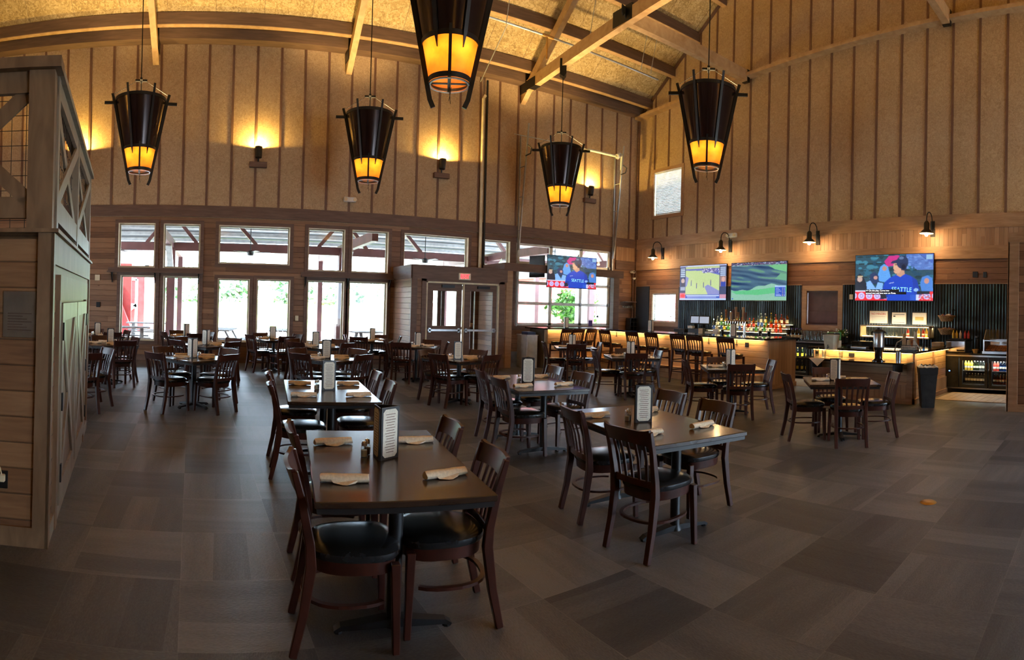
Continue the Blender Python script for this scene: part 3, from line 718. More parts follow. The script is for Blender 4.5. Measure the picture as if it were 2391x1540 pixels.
for u in (.12, 1.68, 3.36): rp('side_post', 'board_pale', lambda m_, u=u: m_.box(-.06, .015, u, u + .09, 2.085, 3.12))
for u0, u1 in ((.2, 1.68), (1.76, 3.36)):
    rp('cross_brace', 'board_pale', lambda m_: m_.sweep([(0.002, u0, 2.3), (0.002, u1, 3.02)], .1, .02, (1, 0, 0)))
    rp('cross_brace', 'board_pale', lambda m_: m_.sweep([(-.02, u0, 3.02), (-.02, u1, 2.3)], .1, .02, (1, 0, 0)))
for x0, x1 in ((-.98, -.17), (-1.9, -1.06), (-2.8, -1.98)):
    rp('cross_brace', 'board', lambda m_: m_.sweep([(x0, .05, 2.28), (x1, .05, 3.0)], .1, .02, (0, 1, 0)))
    rp('cross_brace', 'board', lambda m_: m_.sweep([(x0, .03, 3.0), (x1, .03, 2.28)], .1, .02, (0, 1, 0)))
def mesh_grid(m_):
    for i in range(34): m_.box(-.045, -.041, .1 + i * .1, .104 + i * .1, 2.1, 3.1)
    for i in range(10): m_.box(-.045, -.041, .1, 3.45, 2.15 + i * .1, 2.154 + i * .1)
    for i in range(32): m_.box(-3.3 + i * .1, -3.296 + i * .1, .085, .089, 2.1, 3.1)
    for i in range(10): m_.box(-3.3, -.17, .085, .089, 2.15 + i * .1, 2.154 + i * .1)
rp('wire_mesh', 'black', mesh_grid)
o = thing('picture_frame', 'clear acrylic notice holder on the boards of the left partition', 'notice', (-1.3, 3.55, 1.38))
m_ = pb(); m_.box(-.315, -.087, -.012, -.004, 1.37, 1.68); m_.build('acrylic_sheet', 'clear', o)
m_ = pb(); m_.box(-.31, -.092, -.004, -.001, 1.375, 1.675); m_.build('paper_sheet', 'notice_paper', o); m_ = pb()
for k_ in range(7): m_.box(-.28, -.12 - .03 * (k_ % 3), -.0045, -.004, 1.42 + k_ * .018, 1.426 + k_ * .018)
m_.build('printed_lines', 'trim', o)
m_ = pb(); m_.box(-.325, -.255, -.008, 0, .37, .49); oo = tag(m_.build('wall_outlet', 'iron', bevel=.004), 'dark wall outlet low on the left partition', 'outlet')
o = thing('plug', 'cream plug and cord hanging in the outlet on the left partition', 'plug', (-1.35, 3.55, .44))
m_ = pb(); m_.box(-.31, -.27, -.04, -.008, .42, .47); m_.build('plug_body', 'cream', o, bevel=.006)
m_ = pb(); m_.tube([(-.29, -.04, .47), (-.30, -.05, .52), (-.34, -.03, .56), (-.45, -.02, .6)], .005, 6); m_.build('cord', 'cream', o)

# ---- partition on the right edge
b = MB(); b.box(10.09, 10.2, -.6, 2.15, 0, 3.1); b.box(10.2, XR, 2.05, 2.15, 0, 3.1); b.box(10.09, XR, -.6, 2.15, 3.1, 3.15); struct(b.build('wall_right', 'siding_h'))
b = MB(); b.box(10.06, 10.09, 1.98, 2.17, 0, 3.1); b.box(10.06, 10.2, 2.15, 2.18, 0, 3.1); b.box(10.06, 10.09, -.6, 1.98, 0, .13); b.box(10.05, 10.1, -.6, 2.18, 3.0, 3.17); struct(b.build('trim_43', 'trim_light'))
q = MB(); q.lathe([(0, .012), (.055, .012), (.068, .006), (.075, .001)], 24, 4.90, 1.756); tag(q.build('floor_box', 'brass', smooth=True), 'round brass floor outlet cover set in the carpet', 'floor outlet')
# ================================================================ chairs and stools
def seat_outline(wf, wr, d, n=28, e=3.2):
    pts = []
    for i in range(n):
        t = 2 * math.pi * i / n; c, s_ = math.cos(t), math.sin(t)
        x = math.copysign(abs(c) ** (2 / e), c); y = math.copysign(abs(s_) ** (2 / (e if s_ > 0 else 2.3)), s_)
        w = wr + (wf - wr) * (y + 1) / 2
        pts.append((x * w / 2, y * d / 2))
    return pts
def make_chair(name, label, cat, H=.46, top=.885, group=None, stool=False):
    t = thing(name, label, cat, (0, 0, 0), 0, group)
    dz = H - .46
    # rear legs run on up as the back posts
    for sx in (-1, 1):
        m_ = MB(); p = [(sx * .195, -.29 - .02 * stool, 0), (sx * .192, -.245, .2 + dz * .4), (sx * .19, -.215, .42 + dz), (sx * .192, -.222, .52 + dz), (sx * .2, -.262, .72 + dz), (sx * .208, -.302, top - .02)]
        m_.sweep(p, [.040, .042, .044, .040, .036, .032], [.038, .044, .052, .046, .038, .030], (0, 1, 0)); m_.build('leg', 'mahogany', t, bevel=.004)
    for sx in (-1, 1):
        m_ = MB(); m_.tbox(sx * .192, .185, 0, H - .035, .017, .017, .023, .023); m_.v = [(p[0] + sx * .012 * (1 - p[2] / (H - .035)), p[1] + .012 * (1 - p[2] / (H - .035)), p[2]) for p in m_.v]; m_.build('leg', 'mahogany', t, bevel=.004)
    # crest rail, bowed backwards with raised ears
    m_ = MB(); n = 14; vs = []
    for i in range(n + 1):
        u = -1 + 2 * i / n; x = u * .213; bow = -.032 * (1 - u * u)
        zt = top - .028 + .022 * abs(u) ** 6 + .012 * (1 - u * u); zb = top - .125 + .012 * (1 - u * u)
        for z, lean in ((zb, .246 + .05 * .55), (zt, .262 + .05)):
            for dy in (.011, -.011): vs.append((x, -lean + bow + dy, z))
    fs = []
    for i in range(n):
        a, c = 4 * i, 4 * i + 4
        for q in ((0, 2), (2, 3), (3, 1), (1, 0)): fs.append((a + q[0], a + q[1], c + q[1], c + q[0]))
    fs += [(0, 1, 3, 2), (4 * n, 4 * n + 2, 4 * n + 3, 4 * n + 1)]
    m_.add(vs, fs); m_.build('crest_rail', 'mahogany', t, smooth=True)
    for k in range(5):
        u = -.68 + .34 * k; x = u * .2; bow = 1 - u * u
        m_ = MB(); m_.sweep([(x * .92, -.222 - .012 * bow, .50 + dz), (x, -.238 - .026 * bow, .66 + dz), (x * 1.05, -.274 - .03 * bow, top - .11)], .024, .011, (0, 1, 0)); m_.build('slat', 'mahogany', t, bevel=.002)
    m_ = MB(); m_.sweep([(-.19, -.219, .495 + dz), (-.1, -.231, .495 + dz), (0, -.236, .495 + dz), (.1, -.231, .495 + dz), (.19, -.219, .495 + dz)], .018, .045); m_.build('back_rail', 'mahogany', t, bevel=.002)
    # seat frame and pad
    def rings(m_, levels, wf, wr, d, oy):
        n = 28; vs = []
        for z, s_ in levels:
            o = seat_outline(wf * s_, wr * s_, d * s_, n); vs += [(x, y + oy, z) for x, y in o]
        fs = [(i * n + k_, i * n + (k_ + 1) % n, (i + 1) * n + (k_ + 1) % n, (i + 1) * n + k_) for i in range(len(levels) - 1) for k_ in range(n)]
        fs += [tuple(range(n - 1, -1, -1)), tuple(range((len(levels) - 1) * n, len(levels) * n))]
        m_.add(vs, fs)
    m_ = MB(); rings(m_, [(H - .085, .955), (H - .02, .985)], .44, .40, .44, -.002); m_.build('seat_frame', 'mahogany', t, smooth=True)
    m_ = MB(); rings(m_, [(H - .022, 1.0), (H - .008, 1.03), (H + .012, 1.02), (H + .027, .93), (H + .036, .72), (H + .04, .4), (H + .041, .1)], .44, .40, .45, 0); m_.build('seat', 'vinyl', t, smooth=True)
    if not stool:
        o = seat_outline(.40, .41, .44, 28, 2.6)
        pts = [(x, y - .02, .235) for x, y in o if y < .17]; pts.sort(key=lambda p: -math.atan2(p[0], -p[1]))
        m_ = MB(); m_.sweep(pts, .026, .016); m_.build('stretcher', 'mahogany', t)
    else:
        for z, zz in ((.26, .26), (.50, .50)):
            m_ = MB(); m_.bar((-.195, .195, z), (.195, .195, z), .022, .026, (0, 0, 1)); m_.build('stretcher', 'mahogany', t)
            for sx in (-1, 1):
                m_ = MB(); m_.bar((sx * .196, .19, z + .03), (sx * .195, -.235, z + .03), .02, .024); m_.build('stretcher', 'mahogany', t)
            m_ = MB(); m_.bar((-.19, -.24, z), (.19, -.24, z), .022, .024); m_.build('stretcher', 'mahogany', t)
    return t
chair_proto = make_chair('dining_chair', '', 'chair')
used = [False, False]
BACK = .29
def put_chair(bx, by, face, label, group, sc=1.0):
    a = R(face); x = bx + math.cos(a) * BACK; y = by + math.sin(a) * BACK
    if not used[0]:
        used[0] = True; o = chair_proto; register(o); o.location = (x, y, 0); o.rotation_euler = (0, 0, a - math.pi / 2); o['label'] = label
    else: o = dup(chair_proto, (x, y, 0), face - 90, label)
    o['group'] = group
    if sc != 1: o.scale = (sc, sc, sc)
    return o

# ---------------------------------------------------------------- tables
def make_table(w, l, bases, label):
    """tabletop centred on the origin, long side along local y"""
    t = thing('dining_table', label, 'table')
    m_ = MB(); m_.box(-w / 2, w / 2, -l / 2, l / 2, .728, .76); m_.build('tabletop', 'tabletop', t, bevel=.004)
    m_ = MB(); e = .012; m_.box(-w / 2 + e, w / 2 - e, -l / 2 + e, l / 2 - e, .70, .728); m_.build('table_edge', 'table_edge', t)
    for by, cross in bases:
        c = MB(); c.lathe([(.0, .03), (.05, .03), (.038, .07), (.038, .69), (.0, .69)], 14, 0, by); c.box(-.16, .16, by - .16, by + .16, .69, .70)
        o = c.build('column', 'iron', t, smooth=True)
        for ang in ((0, 90) if cross else (0,)):
            c = MB(); L_ = .30
            T = Matrix.Translation((0, by, 0)) @ Matrix.Rotation(R(ang), 4, 'Z'); c.T = T
            c.sweep([(-L_, 0, .014), (-L_ + .03, 0, .03), (-.05, 0, .052), (.05, 0, .052), (L_ - .03, 0, .03), (L_, 0, .014)], [.05, .05, .07, .07, .05, .05], [.014, .022, .04, .04, .022, .014], (0, 0, 1))
            c.lathe([(0, 0), (.022, 0), (.022, .012), (0, .012)], 8, -L_ + .02, 0); c.lathe([(0, 0), (.022, 0), (.022, .012), (0, .012)], 8, L_ - .02, 0)
            c.build('foot_bar', 'iron', t)
    return t
rect = make_table(.86, 1.46, ((-.42, False), (.42, False)), '')
squ = make_table(.93, .93, ((0, True),), '')
tused = {}
def put_table(proto, x, y, rz, label, group):
    if proto.name not in tused:
        tused[proto.name] = 1; register(proto); o = proto; o.location = (x, y, 0); o.rotation_euler = (0, 0, R(rz)); o['label'] = label
    else: o = dup(proto, (x, y, 0), rz, label)
    o['group'] = group; return o
# menu holder
def make_menu():
    t = thing('menu_holder', '', 'menu', (0, 0, 0))
    a = .072
    for k in range(3):
        ang = 120 * k
        T = Matrix.Rotation(R(ang), 4, 'Z')
        b_ = MB(); b_.T = T; b_.box(-a, a, -.048, -.042, 0, .30); b_.build('board', 'bag_black', t)
        b_ = MB(); b_.T = T; z0, z1, w, c = .012, .288, .058, .018
        P = [(-w + c, z0), (w - c, z0), (w, z0 + c), (w, z1 - c), (w - c, z1), (-w + c, z1), (-w, z1 - c), (-w, z0 + c)]
        b_.add([(x, -.0490, z) for x, z in P], [tuple(range(8))]); b_.build('menu_page', 'paper', t)
        b_ = MB(); b_.T = T
        for i in range(15):
            w_ = .03 + .015 * ((i * 7) % 5) / 5; b_.box(-w_, w_, -.0494, -.0492, .04 + i * .0155, .0435 + i * .0155)
        b_.build('menu_print', 'batten', t)
    return t
menu = make_menu(); register(menu); mused = [0]
def put_menu(x, y, z, rz, label, group='menu holders'):
    if not mused[0]: mused[0] = 1; o = menu; o.location = (x, y, z); o.rotation_euler = (0, 0, R(rz)); o['label'] = label
    else: o = dup(menu, (x, y, z), rz, label)
    o['group'] = group; return o
def make_shaker(name, fill):
    t = thing(name, '', 'shaker'); m_ = MB(); m_.lathe([(0, .001), (.019, .001), (.021, .006), (.021, .05), (.016, .062), (.016, .068), (0, .068)], 12); m_.build('jar', 'clear', t, smooth=True)
    m_ = MB(); m_.lathe([(0, .003), (.018, .003), (.018, .04), (0, .041)], 12); m_.build('filling', fill, t, smooth=True)
    m_ = MB(); m_.lathe([(.0175, .064), (.0175, .08), (.012, .09), (0, .092)], 12); m_.build('cap', 'chrome', t, smooth=True)
    register(t); return t
salt = make_shaker('salt_shaker', 'white'); pepper = make_shaker('pepper_shaker', 'timber_shade_dark'); sused = {}
def put_shaker(p, x, y, z, label):
    if p.name not in sused: sused[p.name] = 1; o = p; o.location = (x, y, z); o['label'] = label
    else: o = dup(p, (x, y, z), 0, label)
    o['group'] = 'salt and pepper shakers on the tables'; return o
def make_napkin():
    t = thing('napkin_roll', '', 'napkin'); m_ = MB(); n = 12; vs = []; L_ = .12
    for i, x in enumerate((-L_, -L_ + .01, -.06, 0, .06, L_ - .01, L_)):
        r = .024 if i in (0, 6) else .027 - .002 * (i % 2)
        for k in range(n):
            a = 2 * math.pi * k / n; vs.append((x + (.004 * math.sin(a * 2) if i in (0, 6) else 0), r * math.cos(a) * 1.12, .022 + r * math.sin(a) * .82))
    fs = [(i * n + k, i * n + (k + 1) % n, (i + 1) * n + (k + 1) % n, (i + 1) * n + k) for i in range(6) for k in range(n)] + [tuple(range(n - 1, -1, -1)), tuple(range(6 * n, 7 * n))]
    m_.add(vs, fs); m_.build('roll', 'linen', t, smooth=True)
    m_ = MB(); m_.add([(-.07, -.028, .022), (.07, -.028, .022), (.055, -.035, .006), (.012, -.058, .003), (-.01, -.056, .003), (-.055, -.034, .006), (-.07, -.031, .02), (.07, -.031, .02)], [(0, 1, 2, 3, 4, 5)]); m_.build('loose_flap', 'linen', t)
    register(t); return t
nap = make_napkin(); nused = [0]
def put_nap(x, y, z, rz, label):
    if not nused[0]: nused[0] = 1; o = nap; o.location = (x, y, z); o.rotation_euler = (0, 0, R(rz)); o['label'] = label
    else: o = dup(nap, (x, y, z), rz, label)
    o['group'] = 'rolled napkins'; return o

# (name, proto, centre, rotation, chairs [(x, y, facing, where)], menu dx, dy, rz)
TB = [
 ("the nearest long table", rect, .96, 3.22, -7, [(.40, 2.86, -6, 'near left side'), (.49, 3.60, -3, 'far left side'), (1.46, 2.84, 172, 'near right side'), (1.54, 3.62, 174, 'far right side')], (.965, 3.24, 28)),
 ("the long table behind the nearest", rect, 1.12, 5.83, -5, [(.53, 5.55, -6, 'near left side'), (.58, 6.36, -8, 'far left side'), (1.72, 5.64, 176, 'near right side'), (1.80, 6.46, 176, 'far right side')], (1.12, 5.86, 10)),
 ("the near long table right of centre", rect, 3.16, 3.47, -8, [(2.56, 2.98, 5, 'near left side'), (2.67, 3.80, -12, 'far left side'), (3.90, 3.36, 176, 'near right side'), (4.02, 4.06, 174, 'far right side')], (3.14, 3.50, -20)),
 ("the middle long table right of centre", rect, 3.62, 6.05, -9, [(3.02, 5.72, -4, 'near left side'), (3.17, 6.50, -10, 'far left side'), (4.24, 5.84, 180, 'near right side'), (4.33, 6.62, 176, 'far right side')], (3.55, 6.0, -30)),
 ("the square table nearest the service island", squ, 6.97, 3.80, 38, [(6.44, 3.33, 40, 'near side'), (7.47, 3.22, 132, 'right side'), (7.52, 4.33, 222, 'island side'), (6.44, 4.33, -42, 'left side')], (6.96, 3.86, 20)),
 ("the square table before the bar's end", squ, 7.42, 6.08, 50, [(7.03, 5.56, 52, 'near side'), (8.06, 5.72, 142, 'right side'), (7.80, 6.68, 232, 'bar side'), (6.82, 6.55, -34, 'left side')], (7.42, 6.1, 10)),
 ("the square table before the bar stools", squ, 7.42, 8.62, 62, [(7.11, 8.10, 66, 'near side'), (8.03, 8.48, 156, 'right side'), (7.78, 9.22, 244, 'bar side'), (6.80, 8.98, -24, 'left side')], (7.35, 8.55, 20)),
 ("the square table at the bar's left end", squ, 7.93, 11.25, 62, [(7.60, 10.72, 62, 'near side'), (8.56, 11.12, 156, 'right side'), (8.25, 11.86, 244, 'window side'), (7.30, 11.62, -22, 'left side')], (7.85, 11.25, 25)),
 ("the table before the vestibule doors", squ, 4.02, 9.12, 22, [(3.50, 8.80, 22, 'near side'), (4.36, 8.55, 112, 'right side'), (4.58, 9.55, 202, 'door side'), (3.62, 9.66, -62, 'left side')], (3.92, 9.0, 0)),
 ("the table at the vestibule's left corner", squ, 4.25, 11.98, 60, [(3.74, 11.52, 60, 'near side'), (3.68, 12.42, -25, 'left side'), (4.80, 12.48, 240, 'door side'), (4.82, 11.62, 155, 'right side')], (4.27, 12.0, 15)),
 ("the table behind the second long table", squ, 1.79, 9.22, 34, [(1.24, 8.80, 38, 'near left side'), (2.24, 8.74, 126, 'near right side'), (1.34, 9.78, 306, 'far left side'), (2.38, 9.76, 216, 'far right side')], (1.72, 9.18, 0)),
 ("the middle table in the third row", squ, 2.06, 11.72, 36, [(1.52, 11.30, 38, 'near left side'), (2.54, 11.24, 128, 'near right side'), (2.58, 12.28, 218, 'far right side'), (1.56, 12.26, 308, 'far left side')], (1.95, 11.65, 10)),
 ("the table under the wide middle window", squ, 1.30, 13.75, 24, [(.72, 13.48, 26, 'left side'), (1.02, 14.36, 296, 'window side'), (1.92, 14.05, 205, 'right side'), (1.55, 13.12, 116, 'near side')], (1.28, 13.8, 0)),
 ("the table under windows left of vestibule", squ, 3.72, 13.78, 64, [(3.28, 13.35, 66, 'near side'), (3.12, 14.15, -20, 'left side'), (4.08, 14.38, 248, 'window side'), (4.42, 13.72, 165, 'right side')], (3.72, 13.8, 20)),
 ("the left front table beside open floor", squ, -.37, 8.92, 46, [(-.92, 8.36, 46, 'near left side'), (-.90, 9.44, -44, 'far left side'), (.15, 8.42, 136, 'near right side'), (.17, 9.42, 226, 'far right side')], (-.40, 8.85, 60)),
 ("the table behind the left front table", squ, -.25, 11.55, 46, [(-.80, 11.08, 46, 'near left side'), (-.76, 12.10, -44, 'far left side'), (.26, 11.02, 136, 'near right side'), (.30, 12.08, 226, 'far right side')], (-.25, 11.45, 70)),
 ("the table under the left pair of windows", squ, -.80, 13.95, 30, [(-1.32, 13.75, 26, 'left side'), (-1.05, 14.55, 296, 'window side'), (-.20, 14.15, 206, 'right side'), (-.55, 13.38, 118, 'near side')], (-.80, 13.95, 45)),
 ("the far left table past the partition", squ, -2.12, 11.02, 28, [(-1.70, 10.45, 120, 'near right side'), (-1.66, 11.42, 208, 'far right side'), (-2.72, 10.80, 28, 'left side'), (-2.38, 11.60, 298, 'far side')], (-2.08, 10.9, 40)),
 ("the far left corner table", squ, -2.78, 13.35, 28, [(-2.38, 12.80, 120, 'near right side'), (-2.20, 13.72, 208, 'right side'), (-3.35, 13.10, 28, 'left side'), (-3.02, 13.92, 298, 'window side')], (-2.82, 13.2, 30)),
 ("the table half hidden by left partition", squ, -2.30, 8.32, 40, [(-1.80, 7.86, 130, 'near right side'), (-1.70, 8.78, 218, 'far right side'), (-2.86, 7.92, 42, 'left side'), (-2.74, 8.9, -48, 'far side')], None),
]
for ti, (nm, pr, tx, ty, rz, chs, mn) in enumerate(TB):
    long_ = pr is rect
    put_table(pr, tx, ty, rz, ('dark rectangular dining table: ' if long_ else 'dark dining table: ') + nm, 'long dining tables' if long_ else 'square dining tables')
    for cx_, cy_, fa, where in chs: put_chair(cx_, cy_, fa, 'dark slat-back chair, %s of %s' % (where, nm), 'chairs at ' + nm)
    ca, sa = math.cos(R(rz)), math.sin(R(rz))
    def loc(u, v): return tx + u * ca - v * sa, ty + u * sa + v * ca
    zt = .76
    if mn:
        put_menu(mn[0], mn[1], zt, mn[2], 'black menu stand with cream pages on ' + nm)
        vx, vy = mn[0], mn[1]; d = math.hypot(vx, vy); lx, ly = -vy / d, vx / d      # to the left of the stand
        s_ = 1 if ti not in (14, 15, 16, 17) else -1
        put_shaker(salt, vx + s_ * lx * .115, vy + s_ * ly * .115, zt, 'glass salt shaker beside the menu on ' + nm)
        put_shaker(pepper, vx + s_ * lx * .10 + vx / d * .06, vy + s_ * ly * .10 + vy / d * .06, zt, 'glass pepper shaker beside the menu on ' + nm)
    else:
        put_shaker(salt, tx - .03, ty + .03, zt, 'glass salt shaker in the middle of ' + nm)
        put_shaker(pepper, tx + .06, ty - .02, zt, 'glass pepper shaker in the middle of ' + nm)
    if long_:
        for (u, v, w) in ((-.27, -.44, 'near left'), (.26, -.40, 'near right'), (-.27, .33, 'far left'), (.26, .36, 'far right')):
            x, y = loc(u, v); put_nap(x, y, zt, rz + random.choice((2, 6, -4, 12)) + (8 if w == 'near right' else 0), 'rolled beige napkin, %s corner of %s' % (w, nm))
    else:
        for k, w in enumerate(('near', 'right', 'far', 'left')):
            a = R(rz + 90 * k + 180); x, y = tx + math.cos(a) * .27, ty + math.sin(a) * .27
            vd = math.degrees(math.atan2(ty, tx)) - 90
            put_nap(x, y, zt, vd + random.uniform(-10, 10), 'rolled beige napkin, %s place of %s' % (w, nm))

# ---------------------------------------------------------------- bar stools
stool = make_chair('bar_stool', '', 'stool', .74, 1.13, stool=True); register(stool)
ST = [(8.88, 12.95, 100), (9.27, 12.98, 98), (9.74, 13.0, 102), (9.62, 12.30, 4), (9.60, 11.15, 3), (9.62, 10.45, 2), (9.60, 9.52, 6), (9.60, 8.98, 10), (9.55, 8.02, 8)]
SN = ['leftmost bar stool, at the short leg of the bar', 'second bar stool from the left end of the bar', 'bar stool just left of the inner bar corner', 'bar stool just right of the inner bar corner', 'bar stool below the blinded back-bar window, left one', 'bar stool below the blinded back-bar window, right one', 'left one of the two bar stools standing close together', 'right one of the two bar stools standing close together', 'bar stool nearest the open end of the long bar']
for i, ((x, y, fa), lb) in enumerate(zip(ST, SN)):
    a = R(fa); X, Y = x + math.cos(a) * BACK, y + math.sin(a) * BACK
    if i == 0: o = stool; o.location = (X, Y, 0); o.rotation_euler = (0, 0, a - math.pi / 2); o['label'] = lb
    else: o = dup(stool, (X, Y, 0), fa - 90, lb)
    o['group'] = 'bar stools along the bar'

# ---------------------------------------------------------------- pendants
def make_pendant():
    t = thing('pendant_lamp', '', 'lamp', (0, 0, 0))
    rr = lambda z: .195 + .193 * z
    m_ = MB(); m_.lathe([(rr(.78), .78), (rr(1.83), 1.83), (rr(1.83) - .008, 1.83), (rr(.78) - .008, .78)], 40); m_.build('shade', 'shade_metal', t, smooth=True)
    for z in (.78, 1.83, .32): m_ = MB(); m_.lathe([(rr(z) + .006, z - .035), (rr(z) + .008, z + .03), (rr(z) - .004, z + .03), (rr(z) - .004, z - .03), (rr(z) + .006, z - .035)], 40); m_.build('hoop', 'iron', t, smooth=True)
    m_ = MB(); m_.lathe([(rr(.32) - .008, .33), (rr(.78) - .008, .78)], 40); m_.build('mica_panel', 'mica', t, smooth=True)
    m_ = MB(); m_.lathe([(rr(.32) - .004, .27), (rr(.32) - .004, .285), (rr(.32) - .03, .285), (rr(.32) - .03, .27), (rr(.32) - .004, .27)], 32); m_.build('lower_ring', 'steel', t)
    m_ = MB(); m_.box(-.24, .24, -.02, .02, .29, .3); m_.box(-.02, .02, -.24, .24, .29, .3); m_.build('cross_bar', 'iron', t)
    for sx in (-1, 1):
        m_ = MB(); m_.sweep([(sx * .19, 0, 0), (sx * (rr(.1) + .02), 0, .1), (sx * (rr(1.8) + .03), 0, 1.8), (sx * (rr(1.9) + .06), 0, 1.98)], .03, .058, (1, 0, 0)); m_.build('strap', 'iron', t)
        m_ = MB(); m_.box(min(sx * .56, sx * .79), max(sx * .56, sx * .79), -.02, .02, 1.75, 1.81); m_.build('arm', 'iron', t)
        for sy in (-1, 1):
            a = R(62); c, s_ = sx * math.cos(a), sy * math.sin(a)
            m_ = MB(); m_.sweep([(c * (rr(.62) + .01), s_ * (rr(.62) + .01), .62), (c * (rr(.8) + .02), s_ * (rr(.8) + .02), .8), (c * (rr(2.03) + .025), s_ * (rr(2.03) + .025), 2.03)], [.005, .05, .045], .02, (c, s_, 0)); m_.build('strap', 'iron', t)
        m_ = MB(); m_.sweep([(0, sx * (rr(.3) + .008), .3), (0, sx * (rr(.86) + .014), .86)], .038, .016, (0, 1, 0)); m_.build('strap', 'iron', t)
    for k in range(4):
        a = R(90 * k + 0); c, s_ = math.cos(a), math.sin(a); n = 14
        p0 = Vector((c * .06, s_ * .06, 2.28)); p1 = Vector((c * .58, s_ * .58, 1.96)) if k % 2 == 0 else Vector((c * .50, s_ * .50, 1.86))
        m_ = MB()
        for i in range(n):
            q0 = p0.lerp(p1, i / n); q1 = p0.lerp(p1, (i + .92) / n); m_.tube([q0, q0.lerp(q1, .5) + Vector((0, 0, .004)), q1], [.003, .008, .003], 5)
        m_.build('chain', 'iron', t)
    m_ = MB(); m_.box(-.13, .13, -.025, .025, 2.25, 2.29); m_.box(-.025, .025, -.13, .13, 2.25, 2.29); m_.tube([(0, 0, 1.5), (0, 0, 2.26)], .012, 6); m_.build('spreader', 'iron', t)
    for x, y in ((.10, -.13), (-.10, -.13), (0, .15)): m_ = MB(); m_.lathe([(0, .64), (.022, .65), (.03, .68), (.022, .71), (0, .73)], 10, x, y); m_.build('bulb', 'bulb', t, smooth=True)
    m_ = MB(); m_.tube([(0, 0, .7), (0, 0, 1.6)], .02, 6); m_.tube([(.0, 0, .29), (.02, 0, .05)], .004, 5); m_.tube([(.03, .1, .29), (.0, .1, .12)], .004, 5); m_.build('stem', 'iron', t)
    register(t); return t
pend = make_pendant()
PD = [(-1.83, 12.57, 4.12, 8.4, 'pendant lamp furthest left, in front of the left windows'), (3.36, 13.18, 4.24, 9.4, 'pendant lamp hanging left of the vestibule, near the window wall'), (2.66, 6.56, 4.07, 14.4, 'largest and nearest pendant lamp, cut by the top of the picture'), (8.65, 13.16, 4.18, 8.2, 'pendant lamp hanging from the tie beam before the glass garage door'), (8.51, 7.73, 4.23, 12.0, 'pendant lamp hanging before the right wall by the small high window')]
PD += [(8.5, -2.0, 4.2, 12, 'pendant lamp added out of view to the right of the camera'), (3.0, -1.6, 4.2, 12, 'pendant lamp added out of view behind the camera')]  # unseen lamps added to brighten the right wall and fill the room
for i, (x, y, z, zt, lb) in enumerate(PD):
    az = math.degrees(math.atan2(x, y)); lb = 'black conical ' + lb
    if i == 0: o = pend; o.location = (x, y, z); o.rotation_euler = (0, 0, R(-az)); o['label'] = lb
    else: o = dup(pend, (x, y, z), -az, lb)
    o['group'] = 'black pendant lamps with amber bottoms'
    if i in (0, 2): top = roofz(y)
    elif i == 1 or i > 4: top = roofz(y)
    else: top = 8.12 + .055 * (15.2 - y)
    m_ = MB(); m_.tube([(0, 0, 2.28), (0, 0, top - z)], .012, 6); m_.build('drop_rod', 'iron', o, local=True)
    if i != 2:
        zz = top - z; m_ = MB(); m_.add([(-.09, -.12, zz + .2), (.09, -.12, zz + .2), (.09, -.12, zz - .2), (.03, -.12, zz - .3), (-.09, -.12, zz - .22)] + [(-.09, .12, zz + .2), (.09, .12, zz + .2), (.09, .12, zz - .2), (.03, .12, zz - .3), (-.09, .12, zz - .22)], [(0, 1, 2, 3, 4), (9, 8, 7, 6, 5)] + [(q, (q + 1) % 5, 5 + (q + 1) % 5, 5 + q) for q in range(5)]); m_.build('canopy_box', 'iron', o, local=True)
    light('pendant_uplight', 'SPOT', (0, 0, 1.35), 640 if i < 5 else (1300 if i == 5 else 380), (1, .68, .28), o, spot_size=R(112), spot_blend=.6, shadow_soft_size=.12, rot=(R(180), 0, 0))
    light('pendant_bulb_light', 'POINT', (.10, -.12, .60), 1.6 if i < 5 else .1, (1, .62, .26), o, shadow_soft_size=.03)
    light('pendant_bulb_light', 'POINT', (-.10, -.12, .60), 1.6 if i < 5 else .1, (1, .62, .26), o, shadow_soft_size=.03)

# ---------------------------------------------------------------- wall uplights
def sconce(x, y, z, label, rz=0, e=70, tilt=0):
    t = thing('wall_uplight', label, 'lamp', (x, y, z), rz, 'black wall uplights on wooden blocks')
    m_ = MB(); m_.box(-.23, .23, -.14, 0, -.06, .08); m_.build('mounting_block', 'trim', t, local=True, bevel=.004)
    m_ = MB(); m_.T = Matrix.Translation((0, -.14, .33)) @ Matrix.Rotation(R(tilt), 4, 'Y') @ Matrix.Rotation(R(-6), 4, 'X'); m_.lathe([(0, -.15), (.085, -.15), (.1, .14), (.095, .14), (.08, .06), (0, .06)], 16); m_.build('lamp_body', 'black', t, local=True, smooth=True)
    m_ = MB(); m_.tube([(0, -.07, .08), (0, -.1, .2)], .02, 6); m_.build('bracket', 'black', t, local=True)
    m_ = MB(); m_.T = Matrix.Translation((0, -.14, .33)); m_.lathe([(0, .07), (.07, .07)], 12); m_.build('bulb', 'sconce_glow', t, local=True)
    light('uplight', 'SPOT', (0, -.15, .48), e * 1.7, (1, .66, .16), t, spot_size=R(178), spot_blend=.12, shadow_soft_size=.05, rot=(R(180), 0, 0))
    return t
sconce(.92, YW, 5.24, 'black uplight glowing on the wall between the two left pendants')
sconce(6.05, YW, 5.34, 'black uplight glowing on the wall above the vestibule', tilt=6)
sconce(11.24, YW, 5.22, 'black tilted uplight glowing above the glass garage door', tilt=10, e=60)
sconce(-3.86, YW, 5.15, 'black uplight at far left, seen past the loft railing', e=110)
sconce(0, YB, 5.24, 'unseen black uplight added on the wall behind the camera, left one', 180, e=90)  # unseen uplights added on the rear wall for ambient light
sconce(7, YB, 5.24, 'unseen black uplight added on the wall behind the camera, right one', 180, e=90)
